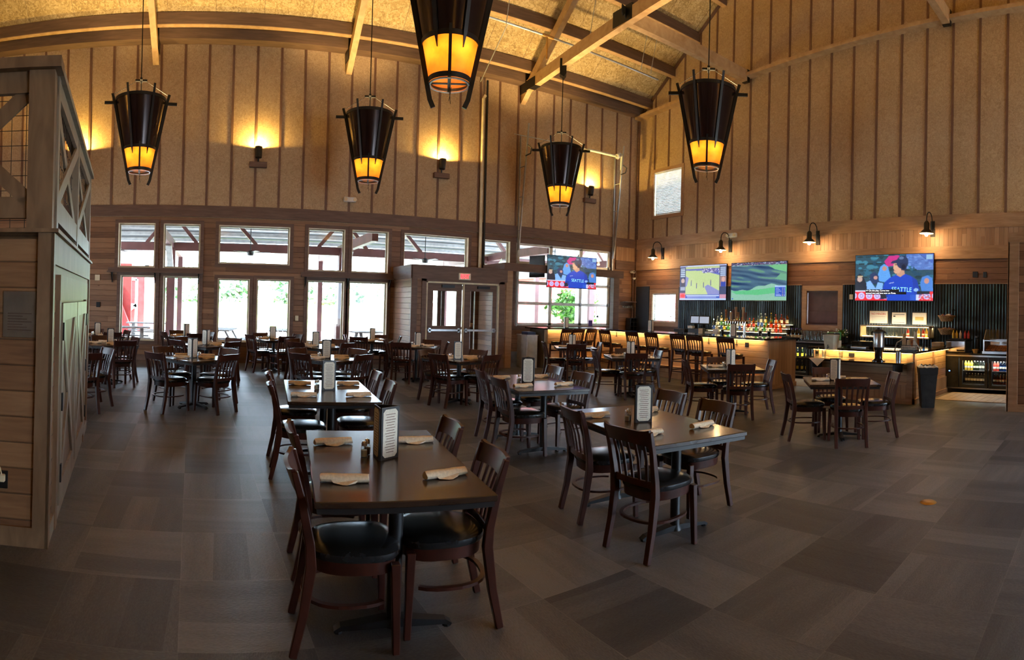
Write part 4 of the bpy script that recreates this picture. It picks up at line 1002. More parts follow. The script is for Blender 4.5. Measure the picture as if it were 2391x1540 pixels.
sconce(XL, 9.0, 5.2, 'unseen black uplight added on the far left wall', 90, e=160)  # unseen uplight added for warm fill from the left

# gooseneck lamps over the back bar
def gooseneck(y, z, label, first=[None]):
    if first[0] is None:
        t = thing('gooseneck_lamp', label, 'lamp', (XR, y, z), 0, 'gooseneck lamps over the bars')
        m_ = MB(); m_.box(-.06, 0, -.055, .055, -.19, .19); m_.build('wall_plate', 'black', t, local=True)
        m_ = MB(); pts = [(-.06, 0, -.1)] + [(-.29 + .19 * math.cos(a), 0, .20 + .17 * math.sin(a)) for a in [R(v) for v in (-25, 0, 30, 60, 90, 120, 150, 180)]] + [(-.48, 0, .12)]
        m_.tube(pts, .014, 8); m_.build('gooseneck_arm', 'black', t, local=True, smooth=True)
        m_ = MB(); m_.lathe([(0, .13), (.03, .13), (.065, .08), (.065, -.06), (.08, -.08), (.175, -.17), (.17, -.172), (.07, -.09), (0, -.085)], 24, -.48, 0); m_.build('lamp_shade', 'black', t, local=True, smooth=True)
        m_ = MB(); m_.lathe([(.168, -.1715), (.066, -.095), (0, -.092)], 24, -.48, 0); m_.build('shade_lining', 'cream', t, local=True, smooth=True)
        m_ = MB(); m_.lathe([(0, -.24), (.03, -.23), (.045, -.19), (.035, -.15), (.02, -.12), (0, -.12)], 14, -.48, 0); m_.build('bulb', 'bulb_white', t, local=True, smooth=True)
        register(t); first[0] = t
    else: t = dup(first[0], (XR, y, z), 0, label)
    light('gooseneck_light', 'POINT', (-.48, 0, -.26), 20, (1, .62, .27), t, shadow_soft_size=.05)
gooseneck(13.98, 3.58, 'leftmost gooseneck lamp, beside the room corner')
gooseneck(11.06, 3.66, 'gooseneck lamp above the gap between the two left televisions')
gooseneck(8.02, 3.72, 'gooseneck lamp between the golf television and the baseball television')
gooseneck(4.77, 3.80, 'rightmost and highest gooseneck lamp, above the baseball television')
# ================================================================ televisions
def canvas(w=192, h=108, c=(.1, .2, .3)): return np.tile(np.array(c, float), (h, w, 1))
def grid(im):
    h, w = im.shape[:2]; y, x = np.mgrid[0:h, 0:w]; return (x + .5) / w, (y + .5) / h
def ell(im, cx, cy, rx, ry, c): x, y = grid(im); im[((x - cx) / rx) ** 2 + ((y - cy) / ry) ** 2 < 1] = c
def rect_(im, x0, x1, y0, y1, c): x, y = grid(im); im[(x >= x0) & (x < x1) & (y >= y0) & (y < y1)] = c
def poly(im, P, c):
    x, y = grid(im); ins = np.zeros(x.shape, bool); n = len(P)
    for i in range(n):
        (x1, y1), (x2, y2) = P[i], P[(i + 1) % n]
        if y1 == y2: continue
        cr = ((y1 > y) != (y2 > y)) & (x < (x2 - x1) * (y - y1) / (y2 - y1) + x1); ins ^= cr
    im[ins] = c
def blobs(im, n, x0, x1, y0, y1, r, cols, seed):
    rg = random.Random(seed)
    for _ in range(n): ell(im, rg.uniform(x0, x1), rg.uniform(y0, y1), r * rg.uniform(.5, 1.4), r * rg.uniform(.5, 1.4), rg.choice(cols))
def baseball():
    im = canvas(c=(.02, .07, .11))
    blobs(im, 90, 0, 1, 0, .8, .04, [(.02, .12, .2), (.01, .04, .06), (.04, .2, .3), (.01, .06, .12)], 1)
    for i in range(9):
        for j in range(5): rect_(im, .02 + i * .115 + j * .02, .10 + i * .115 + j * .02, .03 + j * .15, .05 + j * .15, (.01, .03, .035))
    poly(im, [(.38, .15), (.44, .03), (.56, .02), (.66, .10), (.70, .22), (.55, .24), (.42, .26)], (.5, .03, .22))
    poly(im, [(.66, .0), (.82, 0), (1, .25), (1, .34), (.80, .34), (.66, .14)], (.08, .17, .48)); blobs(im, 60, .66, 1, .0, .3, .02, [(.10, .22, .58), (.06, .13, .4), (.14, .26, .62)], 8)
    poly(im, [(.82, 0), (1, 0), (1, .22)], (.05, .12, .45)); rect_(im, .91, .99, .02, .12, (.25, .45, .65))
    poly(im, [(.28, .56), (.33, .26), (.38, .2), (.43, .26), (.47, .5), (.44, .62)], (.10, .32, .75)); ell(im, .385, .30, .03, .05, (.45, .25, .2))
    poly(im, [(.19, .62), (.2, .42), (.26, .37), (.31, .46), (.32, .64)], (.02, .04, .12)); ell(im, .27, .50, .025, .04, (.5, .28, .25))
    poly(im, [(.13, .62), (.2, .56), (.30, .80), (.12, .82)], (.2, .42, .85)); poly(im, [(.26, .8), (.30, .6), (.37, .62), (.36, .8)], (.2, .42, .85))
    poly(im, [(0, .62), (.02, .45), (.06, .4), (.10, .46), (.15, .62), (.16, .8), (0, .8)], (.012, .015, .03)); ell(im, .06, .53, .035, .06, (.5, .35, .3)); rect_(im, .03, .10, .45, .485, (.5, .42, .25))
    poly(im, [(.84, .66), (.86, .5), (.93, .46), (.99, .52), (1, .8), (.86, .8)], (.06, .2, .6)); ell(im, .92, .58, .03, .06, (.5, .25, .2))
    rect_(im, 0, .36, .78, .81, (.6, .62, .8)); rect_(im, 0, 1, .81, 1, (.75, .015, .03))
    for i in range(11): ell(im, -.02 + .105 * i, .90, .043, .075, (.55, .5, .8)); ell(im, -.02 + .105 * i, .90, .025, .042, (.4, .2, .6)); ell(im, -.02 + .105 * i, .90, .012, .022, (.6, .6, .85))
    # batter
    poly(im, [(.36, .78), (.39, .60), (.46, .50), (.54, .44), (.64, .42), (.72, .47), (.80, .56), (.84, .80), (.82, 1), (.42, 1), (.44, .80)], (.010, .055, .50))
    poly(im, [(.74, .5), (.80, .56), (.85, .88), (.80, .98), (.76, .8)], (.008, .04, .36))
    poly(im, [(.36, .78), (.45, .80), (.42, .96), (.33, .98)], (.008, .04, .30)); poly(im, [(.33, .86), (.40, .84), (.42, .95), (.35, .97)], (.02, .02, .03))
    poly(im, [(.54, .45), (.56, .36), (.64, .34), (.645, .43), (.59, .49)], (.5, .28, .19))
    poly(im, [(.50, .22), (.515, .17), (.60, .16), (.61, .34), (.57, .41), (.53, .42), (.505, .37), (.512, .33), (.498, .31)], (.62, .36, .24)); rect_(im, .515, .555, .21, .235, (.06, .04, .04)); rect_(im, .50, .53, .355, .365, (.3, .1, .08))
    ell(im, .615, .17, .075, .145, (.016, .035, .10)); poly(im, [(.465, .19), (.48, .145), (.57, .10), (.57, .20)], (.016, .035, .10)); poly(im, [(.575, .18), (.60, .34), (.66, .36), (.68, .2)], (.012, .025, .07)); ell(im, .63, .27, .025, .05, (.005, .01, .03)); ell(im, .60, .08, .03, .03, (.10, .16, .3))
    poly(im, [(.445, .62), (.52, .60), (.50, .615), (.45, .632)], (.5, .6, .8)); ell(im, .79, .77, .03, .035, (.25, .45, .8))
    rect_(im, .72, .79, .87, .99, (.02, .09, .55)); rect_(im, .80, .96, .80, .86, (.005, .01, .02)); rect_(im, .79, .83, .87, .99, (.55, .6, .8)); blobs(im, 30, .83, .97, .87, .98, .012, [(.7, .1, .1), (.6, .6, .8), (.1, .1, .3)], 4)
    return im
def golf():
    im = canvas(c=(.22, .45, .34)); x, y = grid(im)
    rs = np.random.RandomState(4); f = np.zeros_like(x)
    for q_ in range(26): a_, b_, c_ = rs.uniform(3, 14), rs.uniform(14, 60), rs.uniform(0, 6.3); f += np.sin(a_ * x * (1 + .3 * rs.rand()) - b_ * y + c_ + 1.5 * np.sin(5 * x + c_))
    f = .42 + f / 12
    edge = .72 - .12 * x + .05 * np.sin(7 * x) + .02 * np.sin(23 * x)
    sh = (y < edge) & (y > .08 + .2 * np.maximum(0, x - .6) * 0)
    im[sh] = np.array((.02, .06, .13))[None] + f[sh][:, None] * np.array((.05, .10, .10))[None]
    m2 = sh & (f > .82); im[m2] = (.10, .25, .17)
    poly(im, [(.68, .1), (1, .05), (1, .28), (.8, .2)], (.14, .42, .2)); poly(im, [(.9, .3), (1, .34), (1, .5), (.8, .45)], (.12, .33, .2))
    rect_(im, 0, 1, 0, .07, (.05, .06, .15)); blobs(im, 120, 0, 1, .0, .075, .012, [(.3, .35, .5), (.02, .02, .06), (.2, .1, .15)], 6)
    poly(im, [(0, .76), (.3, .74), (.6, .7), (1, .62), (1, .78), (.5, .86), (.1, .84)], (.10, .45, .20))
    rect_(im, .80, .985, .62, .66, (.35, .5, .85)); rect_(im, .80, .985, .66, .90, (.015, .07, .45))
    for i in range(6): rect_(im, .82, .87 + .02 * (i % 3), .685 + i * .036, .697 + i * .036, (.4, .5, .8)); rect_(im, .925, .945, .685 + i * .036, .697 + i * .036, (.6, .5, .2)); rect_(im, .96, .975, .685 + i * .036, .697 + i * .036, (.5, .55, .8))
    ell(im, .25, .80, .012, .006, (.05, .2, .12)); ell(im, .03, .96, .015, .02, (.05, .1, .5)); return im
def golf_news():
    im = canvas(c=(.42, .50, .26)); rect_(im, .13, .86, .10, .86, (.46, .58, .27)); poly(im, [(.13, .1), (.86, .1), (.86, .30), (.5, .16), (.13, .14)], (.12, .14, .45))
    blobs(im, 160, .5, .86, .1, .22, .014, [(.05, .06, .3), (.5, .5, .7), (.2, .15, .3)], 3)
    poly(im, [(.55, .62), (.62, .56), (.86, .74), (.86, .84), (.62, .84)], (.22, .24, .5)); poly(im, [(.13, .3), (.2, .36), (.16, .6), (.13, .62)], (.22, .24, .5))
    for X, Y in ((.26, .52), (.38, .60), (.53, .58), (.68, .52)): rect_(im, X - .008, X + .008, Y - .06, Y + .07, (.08, .08, .28)); ell(im, X, Y - .075, .01, .018, (.2, .15, .2))
    rect_(im, 0, .13, 0, 1, (.04, .06, .14)); rect_(im, .86, 1, 0, 1, (.04, .06, .14)); rect_(im, 0, 1, 0, .04, (.35, .38, .6))
    for i in range(5):
        rect_(im, .015, .115, .07 + i * .055, .10 + i * .055, (.45, .55, .7)); rect_(im, .875, .985, .07 + i * .055, .10 + i * .055, (.4, .5, .7))
    ell(im, .07, .44, .04, .07, (.5, .38, .34)); rect_(im, .03, .11, .50, .60, (.04, .04, .07)); rect_(im, .87, 1, .33, .62, (.3, .2, .2)); ell(im, .94, .42, .035, .07, (.6, .35, .3)); rect_(im, .89, .99, .49, .62, (.03, .06, .35)); rect_(im, .015, .12, .62, .72, (.3, .36, .5))
    rect_(im, 0, 1, .84, .95, (.04, .10, .45)); rect_(im, 0, .13, .80, 1, (.6, .15, .22)); ell(im, .07, .88, .05, .05, (.8, .05, .06)); rect_(im, .0, 1, .95, 1, (.4, .55, .8)); rect_(im, .15, .86, .86, .885, (.5, .6, .85)); rect_(im, .17, .80, .905, .925, (.4, .5, .8)); rect_(im, .87, 1, .84, .95, (.5, .25, .35))
    rect_(im, .17, .85, .012, .03, (.6, .65, .8))
    return im
SCR = {}
def screen_mesh(name, im):
    k = np.pad(im, ((1, 1), (1, 1), (0, 0)), 'edge'); im = (k[:-2, 1:-1] + k[2:, 1:-1] + k[1:-1, :-2] + k[1:-1, 2:] + 3 * im) / 7
    im = im * (.9 + .2 * np.random.RandomState(1).rand(*im.shape[:2], 1))
    h, w = im.shape[:2]; me = bpy.data.meshes.new(name)
    xs = np.linspace(-.5, .5, w + 1); zs = np.linspace(.5, -.5, h + 1)
    V = np.array([(x, 0, z) for z in zs for x in xs]); i = np.arange(w * h); r, c = i // w, i % w; a = r * (w + 1) + c
    F = np.stack([a, a + w + 1, a + w + 2, a + 1], 1)
    me.vertices.add(len(V)); me.vertices.foreach_set('co', V.ravel()); me.loops.add(4 * len(F)); me.loops.foreach_set('vertex_index', F.ravel().astype(np.int32))
    me.polygons.add(len(F)); me.polygons.foreach_set('loop_start', np.arange(0, 4 * len(F), 4, dtype=np.int32))
    me.update(calc_edges=True)
    at = me.color_attributes.new('Col', 'FLOAT_COLOR', 'CORNER')
    C = np.ones((len(F), 4, 4)); C[:, :, :3] = np.clip(im.reshape(-1, 3), 0, 1)[:, None, :]; at.data.foreach_set('color', C.ravel())
    me.materials.append(MATS['screen_picture']); return me
BB, GF, GN = screen_mesh('picture', baseball()), screen_mesh('picture', golf()), screen_mesh('picture', golf_news())
def tv(label, loc, rz, w, h, me, capt=False, shirt=False, back=.06):
    """screen faces local -y"""
    t = thing('television', label, 'television', loc, rz)
    m_ = MB(); m_.box(-w / 2 - .012, w / 2 + .012, .0, back * .5, -h / 2 - .016, h / 2 + .012); m_.box(-w * .3, w * .3, back * .5, back, -h * .3, h * .3); m_.build('tv_body', 'black_gloss', t, local=True, bevel=.003)
    if me:
        o = bpy.data.objects.new('picture', me); COL.objects.link(o); o.parent = t; o.location = (0, -.002, 0); o.scale = (w, 1, h)
    if shirt:
        L_ = text('shirt_letters', 'SEATTLE', h * .135, 'tv_teal', t, (w * .11, -.005, -h * .265), (R(90), R(2), 0), .0005, sx=.92)
    if capt:
        for i, s in enumerate(('>> On the play, Curve into', 'second two and two now on Rivas.')):
            m_ = MB(); wd = w * (.44 if i == 0 else .53); z = -h * (.285 + i * .055); x0 = -w * .36
            m_.box(x0, x0 + wd, -.0075, -.0065, z - h * .027, z + h * .027); m_.build('caption_band', 'screen_black', t, local=True)
            text('caption_text', s, h * .052, 'tv_text', t, (x0 + .01, -.0085, z), (R(90), 0, 0), .0004, 'LEFT', sx=.98)
    return t
tv('largest television, batter in blue SEATTLE shirt, over the service island', (XR - .10, 5.775, 2.62), -90, 2.12, 1.15, BB, True, True)
tv('television showing a shaded golf green with a blue score box, middle one on the wall', (XR - .10, 9.955, 2.58), -90, 1.98, 1.09, GF)
tv('television showing four golfers inside a news border, left one on the wall', (XR - .10, 12.11, 2.58), -90, 1.94, 1.08, GN)
tv('television hanging from the timber frame before the garage door', (9.57, 13.80, 2.725), -3, 1.66, .90, BB, False, True)
tv('dark television seen almost edge-on behind the hanging baseball television', (8.63, 14.25, 2.86), -72, .55, .60, None)
q = MB(); q.box(9.3, 9.8, 13.83, 13.95, 2.6, 2.9); q.box(9.1, 9.9, 13.86, 13.93, 2.8, 2.94); tag(q.build('wall_bracket', 'iron'), 'black mounting bracket holding the hanging television to the timber beam', 'bracket')
tv('thin edge of a dark television on the inner side of the right partition', (10.9, 2.23, 2.55), 180, .9, .55, None, back=.04)

# ================================================================ bars
def led(parent, a, b_, mat='led', w=.02):
    m_ = MB(); m_.bar(a, b_, w, .008); return m_.build('led_strip', mat, parent)
bar = thing('bar_counter', 'long L-shaped bar with lit board front and glossy black top', 'bar', (10.3, 10, 0))
b = MB(); b.box(10.3, 10.42, 7.42, 13.7, .0, 1.075); b.box(8.6, 10.3, 13.7, 13.82, 0, 1.075); b.build('front_panel', 'bar_siding', bar)
b = MB(); b.box(10.14, 10.3, 7.6, 13.54, 0, .30); b.box(8.75, 10.14, 13.54, 13.7, 0, .30); b.build('foot_step', 'bar_siding', bar)
b = MB(); b.box(10.3, 11.35, 7.38, 7.42, 0, 1.075); b.box(10.26, 10.36, 7.36, 7.40, 0, 1.075); b.build('end_panel', 'bar_v', bar)
b = MB(); b.box(10.28, 11.36, 7.35, 7.38, 0, .1); b.build('skirting', 'trim_light', bar)
b = MB(); b.box(8.56, 8.6, 13.66, 14.42, 0, 1.075); b.box(8.56, 8.68, 13.64, 13.70, 0, 1.075); b.build('left_end_panel', 'board_pale', bar)
b = MB(); b.prism([(8.40, 13.42), (10.02, 13.42), (10.02, 7.32), (11.42, 7.32), (11.42, 7.95), (10.95, 7.95), (10.95, 14.45), (8.40, 14.45)], 1.08, 1.12); b.build('countertop', 'counter', bar, bevel=.006)
led(bar, (10.26, 7.5, 1.068), (10.26, 13.66, 1.068)); led(bar, (8.62, 13.66, 1.068), (10.26, 13.66, 1.068))
for y0, y1 in ((7.6, 10.4), (10.7, 13.4)): light('bar_led_light', 'AREA', (-.09, (y0 + y1) / 2 - 10, 1.06), 5.5, (1, .60, .22), bar, shape='RECTANGLE', size=.03, size_y=y1 - y0, rot=(0, R(-25), 0))
light('bar_led_light', 'AREA', (-.85, 3.61, 1.06), 2.2, (1, .60, .22), bar, shape='RECTANGLE', size=1.5, size_y=.03, rot=(R(25), 0, 0))
for y in (8.3, 9.15, 11.1, 12.6):
    b = MB(); b.box(10.285, 10.3, y - .004, y + .004, .93, 1.05); b.box(10.28, 10.3, y - .03, y + .03, .93, .94); b.build('purse_hook', 'iron', bar)
b = MB(); b.box(10.28, 10.3, 7.95, 8.05, .90, 1.0); b.build('outlet_plate', 'iron', bar, bevel=.004)
# steel cabinet at the bar's left end
o = thing('steel_cabinet', 'brushed grey service cabinet standing at the left end of the bar', 'cabinet', (8.22, 13.95, 0))
b = MB(); b.box(8.06, 8.40, 13.72, 14.28, .0, .90); b.build('cabinet_body', 'alu', o, bevel=.01); b = MB(); b.box(8.05, 8.41, 13.70, 14.30, .90, .92); b.build('cabinet_top', 'alu', o)
q = MB(); q.box(8.1, 8.36, 13.76, 14.1, .92, 1.0); tag(q.build('menu_stack', 'navy', bevel=.004), 'stack of dark blue menus lying on the grey cabinet', 'menu')

# back counter, with fridge below
bc = thing('rear_bar_counter', 'dark back bar counter along the metal wall', 'counter', (12.9, 10, 0))
b = MB(); b.box(12.66, XR - .04, 6.9, 14.6, .93, .97); b.build('countertop', 'counter', bc, bevel=.004)
b = MB(); b.box(12.72, XR - .05, 8.45, 14.55, 0, .93); b.build('cabinet_body', 'steel', bc)
b = MB(); b.box(12.60, 12.66, 6.9, 14.6, .935, .965); b.build('edge_rail', 'steel', bc)
def bottle_mesh(name, tint, label, capm, h, r, sq=False):
    t = thing(name, '', 'bottle'); m_ = MB(); m_.lathe([(0, 0), (r, .0), (r, h * .55), (r * .9, h * .62), (r * .36, h * .76), (r * .34, h * .93), (0, h * .93)], 4 if sq else 10); 
    if sq: m_.v = [(p[0] * 1.15, p[1] * 1.15, p[2]) for p in m_.v]
    m_.build('glass_body', tint, t, smooth=not sq)
    m_ = MB(); m_.lathe([(r * 1.02, h * .15), (r * 1.02, h * .45)], 10); m_.build('label', label, t, smooth=True)
    m_ = MB(); m_.lathe([(r * .4, h * .9), (r * .4, h), (0, h)], 8); m_.build('cap', capm, t); register(t); return t
BK = [bottle_mesh('liquor_bottle', 'tint_clear', 'paper', 'white', .30, .038), bottle_mesh('liquor_bottle', 'tint_amber', 'paper', 'black', .30, .040), bottle_mesh('liquor_bottle', 'tint_yellow', 'green_label', 'yellow_label', .32, .036),
      bottle_mesh('liquor_bottle', 'tint_red', 'paper', 'red_label', .28, .042), bottle_mesh('liquor_bottle', 'tint_green', 'yellow_label', 'brass', .31, .037), bottle_mesh('liquor_bottle', 'tint_clear', 'blue_label', 'chrome', .34, .036),
      bottle_mesh('liquor_bottle', 'tint_amber', 'red_label', 'red_label', .27, .045)]
BN = ['clear bottle with white cap', 'amber bottle with black cap', 'yellow bottle with yellow cap', 'red-brown bottle with red cap', 'green bottle with gold cap', 'tall clear bottle with blue label', 'squat amber bottle with red label']
bused = set()
def put_bottle(k, x, y, z, label, group, sc=None):
    if k not in bused: bused.add(k); o = BK[k]; o.location = (x, y, z); o['label'] = label
    else: o = dup(BK[k], (x, y, z), 0, label)
    if sc: o.scale = (sc, sc, sc)
    o['group'] = group; return o
sh = thing('bottle_shelf', 'lit stepped shelf of liquor bottles on the back counter', 'shelf', (13, 10, .97))
for (ya, yb) in ((8.75, 11.42),):
    b = MB(); b.box(12.80, 12.98, ya, yb, 1.03, 1.13); b.box(12.98, 13.14, ya, yb, 1.03, 1.25); b.box(13.14, 13.3, ya, yb, 1.03, 1.36); b.build('shelf_step', 'black', sh)
    for x0, x1, z in ((12.8, 12.975, 1.13), (12.985, 13.135, 1.25), (13.145, 13.29, 1.36)):
        b = MB(); b.box(x0, x1, ya, yb, z, z + .006); b.build('lit_shelf_top', 'led_step', sh)
    b = None
    for yf in (ya + .05, 10.0, yb - .1): b = MB(); b.box(12.85, 13.25, yf, yf + .05, .97, 1.03); b.build('shelf_foot', 'black', sh)
rg = random.Random(5); cnt = {}
for tier, (x, z, n) in enumerate(((12.885, 1.136, 18), (13.06, 1.256, 17), (13.215, 1.366, 14))):
    for i in range(n):
        y = 11.35 - (i + .5) * 2.55 / n
        if tier == 2 and 4 < i < 8: continue
        f = i / n; k = rg.choice([0, 2, 0, 4, 5] if f < .3 else ([1, 3, 0, 5, 6] if f < .55 else ([0, 0, 5, 2] if f < .75 else [1, 6, 3, 1, 4])))
        nm = ['front', 'middle', 'back'][tier]; nb = 'at the far left' if i == 0 else ('at the far right' if i == n - 1 else '%s from the left' % ['', 'second', 'third', 'fourth', 'fifth', 'sixth', 'seventh', 'eighth', 'ninth', 'tenth', 'eleventh', 'twelfth', 'thirteenth', 'fourteenth', 'fifteenth', 'sixteenth', 'seventeenth'][i])
        put_bottle(k, x, y + rg.uniform(-.02, .02), z, '%s, %s row of lit shelf, %s' % (BN[k], nm, nb), 'liquor bottles on the lit shelf')
WB = bottle_mesh('wine_bottle', 'tint_dark', 'paper', 'purple', .32, .038); wb = [0]
for i in range(7):
    x, y = 12.86 + .16 * (i % 2), 8.62 - i * .062 - (i % 2) * .01
    lb = 'dark wine bottle %s' % ['nearest the lit shelf', 'behind the one nearest the lit shelf', 'third in the front row of wine', 'back row left of centre', 'middle of the front row of wine', 'back row, right', 'nearest the drying glasses'][i]
    if i == 0: WB.location = (x, y, .972); WB['label'] = lb; WB['group'] = 'wine bottles on the back counter'
    else: dup(WB, (x, y, .972), 0, lb)
# glasses
def glass_mesh(name, r, h, mat='clear'):
    m_ = MB(); m_.lathe([(0, .004), (r * .8, .004), (r * .8, 0), (r, h), (r * .94, h), (r * .75, .012), (0, .012)], 10); return m_.build(name, mat, smooth=True)
tray = thing('glass_mat', 'dark drip mat under rows of drying pint glasses', 'mat', (12.98, 7.85, .97)); b = MB(); b.box(12.78, 13.2, 7.20, 8.22, .97, .985); b.build('mat_sheet', 'black', tray)
g0 = None
for i in range(9):
    for j in range(3):
        for kz in range(2):
            if kz == 1 and (i > 6 or j == 2): continue
            x, y, z = 12.85 + j * .12, 8.16 - i * .11, .986 + kz * .125
            lab = 'upturned pint glass in the %s of the drying glasses on the dark mat' % ('upper layer' if kz else 'bottom layer')
            if g0 is None: g0 = glass_mesh('pint_glass', .042, .12); o = g0
            else: o = g0.copy(); COL.objects.link(o)
            o.location = (x, y, z); tag(o, lab, 'glass', 'drying glasses ' + ('upper layer' if kz else 'bottom layer'))
# registers, printers, boxes on the bar
def monitor(label, x, y, z, rz, w=.34, h=.26, scr='screen_grey', rim='black'):
    t = thing('order_terminal', label, 'terminal', (x, y, z), rz)
    m_ = MB(); m_.T = Matrix.Translation((0, 0, .27)) @ Matrix.Rotation(R(-14), 4, 'X'); m_.box(-w / 2, w / 2, 0, .035, -h / 2, h / 2); m_.build('terminal_body', rim, t, local=True, bevel=.006)
    m_ = MB(); m_.T = Matrix.Translation((0, 0, .27)) @ Matrix.Rotation(R(-14), 4, 'X'); m_.box(-w / 2 + .03, w / 2 - .03, -.003, 0, -h / 2 + .03, h / 2 - .03); m_.build('terminal_screen', scr, t, local=True)
    m_ = MB(); m_.box(-.10, .10, -.02, .16, 0, .02); m_.sweep([(0, .10, .02), (0, .06, .16), (0, .03, .26)], .08, .03, (0, 1, 0)); m_.build('stand', 'black', t, local=True); return t
monitor('left order terminal with lit grey screen on the back counter', 12.85, 11.98, 1.16, -60)
monitor('right order terminal tilted beside the left one', 12.85, 11.62, 1.16, -55)
def boxy(name, label, cat, x, y, z, w, d, h, mat, rz=0, group=None, bev=.006):
    m_ = MB(); m_.box(-w / 2, w / 2, -d / 2, d / 2, 0, h); o = m_.build(name, mat, bevel=bev); o.location = (x, y, z); o.rotation_euler = (0, 0, R(rz)); return tag(o, label, cat, group)
boxy('printer', 'long dark equipment box carrying the order terminals', 'box', 12.9, 11.8, .972, .36, .72, .19, 'black')
boxy('menu_stack', 'sloped dark stack of menus at the left end of the back counter', 'menu', 12.9, 12.58, .972, .34, .40, .16, 'bag_black', 8)
boxy('receipt_printer', 'white receipt printer, lower one beside the terminals', 'printer', 12.78, 11.32, .972, .2, .26, .12, 'white')
boxy('receipt_printer', 'white receipt printer with its roll cover up', 'printer', 12.80, 11.05, .972, .2, .2, .2, 'white', 4)
boxy('paper_box', 'small white box stacked on the dark equipment box', 'box', 12.78, 12.08, 1.164, .14, .18, .08, 'white', 5)
boxy('coffee_grinder', 'black coffee machine left of the lit bottle shelf', 'machine', 12.93, 11.22 + .40, 1.0 - .027, .01, .01, .01, 'black') if False else None
o = thing('card_reader', 'black drink machine with beige front panel, left of the bottle shelf', 'machine', (12.92, 11.54, .972)); 
# put the machine right of the printers
o.location = (12.95, 10.0, 0); bpy.data.objects.remove(o)
t = thing('bar_machine', 'black machine with a small beige panel next to the left end of the bottle shelf', 'machine', (12.62 + .42, 11.52 + .12 - .0, .972)); bpy.data.objects.remove(t)
# napkin caddy, dispensers and glasses on the bar top
t = thing('napkin_caddy', 'beige and black napkin caddy on the long bar top', 'caddy', (10.55, 9.62, 1.12), 20)
m_ = MB(); m_.box(-.07, .07, -.06, .06, 0, .15); m_.build('caddy_body', 'bag_black', t, local=True, bevel=.004); m_ = MB(); m_.box(-.075, -.07, -.055, .055, .01, .14); m_.build('napkins', 'linen', t, local=True)
t = thing('tap_tower', 'chrome beer tap tower with wooden handles standing on the bar', 'tap tower', (10.85, 8.72, 1.12))
m_ = MB()
for y in (-.2, .2): m_ = MB(); m_.lathe([(0, 0), (.06, 0), (.06, .02), (.035, .03), (.035, .30), (0, .30)], 14, 0, y); m_.build('column', 'chrome', t, local=True, smooth=True)
m_ = MB(); m_.tube([(0, -.34, .33), (0, .34, .33)], .045, 14); m_.build('manifold', 'chrome', t, local=True, smooth=True)
for i in range(9):
    y = -.30 + i * .075; m_ = MB(); m_.tube([(0, y, .33), (-.09, y, .33), (-.10, y, .25)], .012, 6); m_.build('tap', 'chrome', t, local=True, smooth=True)
    m_ = MB(); hh = .20 + .06 * ((i * 5) % 3); m_.tbox(-.09, y, .36, .36 + hh, .014, .014, .024, .026); m_.build('tap_handle', ['red_brown', 'timber', 'bag_black', 'brown_food', 'trim_light'][i % 5], t, local=True, bevel=.004)
for i, (x, y, lab) in enumerate(((11.2, 8.05, 'left one of two glasses of dark beer on the bar end'), (11.2, 7.80, 'right one of two glasses of dark beer on the bar end'))):
    t = thing('beer_glass', lab, 'glass', (x - .35, y, 1.12), group='dark beers'); m_ = MB(); m_.lathe([(0, .003), (.04, .003), (.048, .16), (.045, .16), (.037, .01), (0, .01)], 14); m_.build('glass_body', 'clear', t, local=True, smooth=True)
    m_ = MB(); m_.lathe([(0, .012), (.036, .012), (.043, .125), (0, .125)], 14); m_.build('beer', 'black_gloss', t, local=True, smooth=True); m_ = MB(); m_.lathe([(0, .125), (.043, .125), (.044, .14), (0, .141)], 14); m_.build('foam', 'cream', t, local=True, smooth=True)
o = glass_mesh('stemmed_glass', .04, .13, 'tint_dark'); o.location = (10.55, 8.95, 1.12); tag(o, 'dark stemmed glass standing alone on the bar near the taps', 'glass')
boxy('napkin_tray', 'flat black tray at the end corner of the bar', 'tray', 11.15, 7.52, 1.12, .22, .12, .035, 'bag_black')
put_menu(9.35, 13.75, 1.12, 12, 'black three-sided menu stand on the short leg of the bar before the garage door')
put_menu(10.45, 11.35, 1.12, 25, 'black three-sided menu stand on the long bar below the blinded window')
put_menu(10.35, 8.42, 1.12, 35, 'black three-sided menu stand on the bar in front of the beer taps')
o = thing('sign_holder', 'clear stand with a small card at the inner corner of the bar', 'sign', (10.3, 13.85, 1.12)); m_ = MB(); m_.box(-.08, .08, -.003, .003, 0, .26); m_.build('acrylic_sheet', 'clear', o, local=True); m_ = MB(); m_.box(-.07, .07, -.006, -.004, .05, .22); m_.build('card', 'purple', o, local=True)
# glass rack and wine cube in the corner
t = thing('glass_rack', 'dark rail of hanging stem glasses on the wall beside the corner', 'rack', (12.95, YW, 1.97)); m_ = MB(); m_.box(-.25, .25, -.3, -.0, -.02, 0); m_.build('rail', 'trim', t, local=True)
g1 = None
for i in range(6):
    if g1 is None:
        m_ = MB(); m_.lathe([(.035, 0), (.035, -.004), (.004, -.01), (.004, -.09), (.03, -.12), (.036, -.16), (.030, -.2), (.028, -.2), (.034, -.16), (.028, -.12), (0, -.1)], 10); g1 = o = m_.build('wine_glass', 'clear', smooth=True)
    else: o = g1.copy(); COL.objects.link(o)
    o.location = (12.74 + i * .084, YW - .15, 1.95); tag(o, 'stem glass hanging upside down from the rail in the corner', 'glass', 'hanging stem glasses')
t = thing('wine_cube', 'small dark wooden cubby shelf on the corner counter', 'shelf', (12.95, 15.1, .972), 0)
m_ = MB(); m_.box(-.02, .28, -.02, .22, 0, .02)
for z in (0, .14, .28, .42): m_.box(-.02, .28, -.02, .22, z, z + .015)
for x in (-.02, .12, .265): m_.box(x, x + .015, -.02, .22, 0, .435)
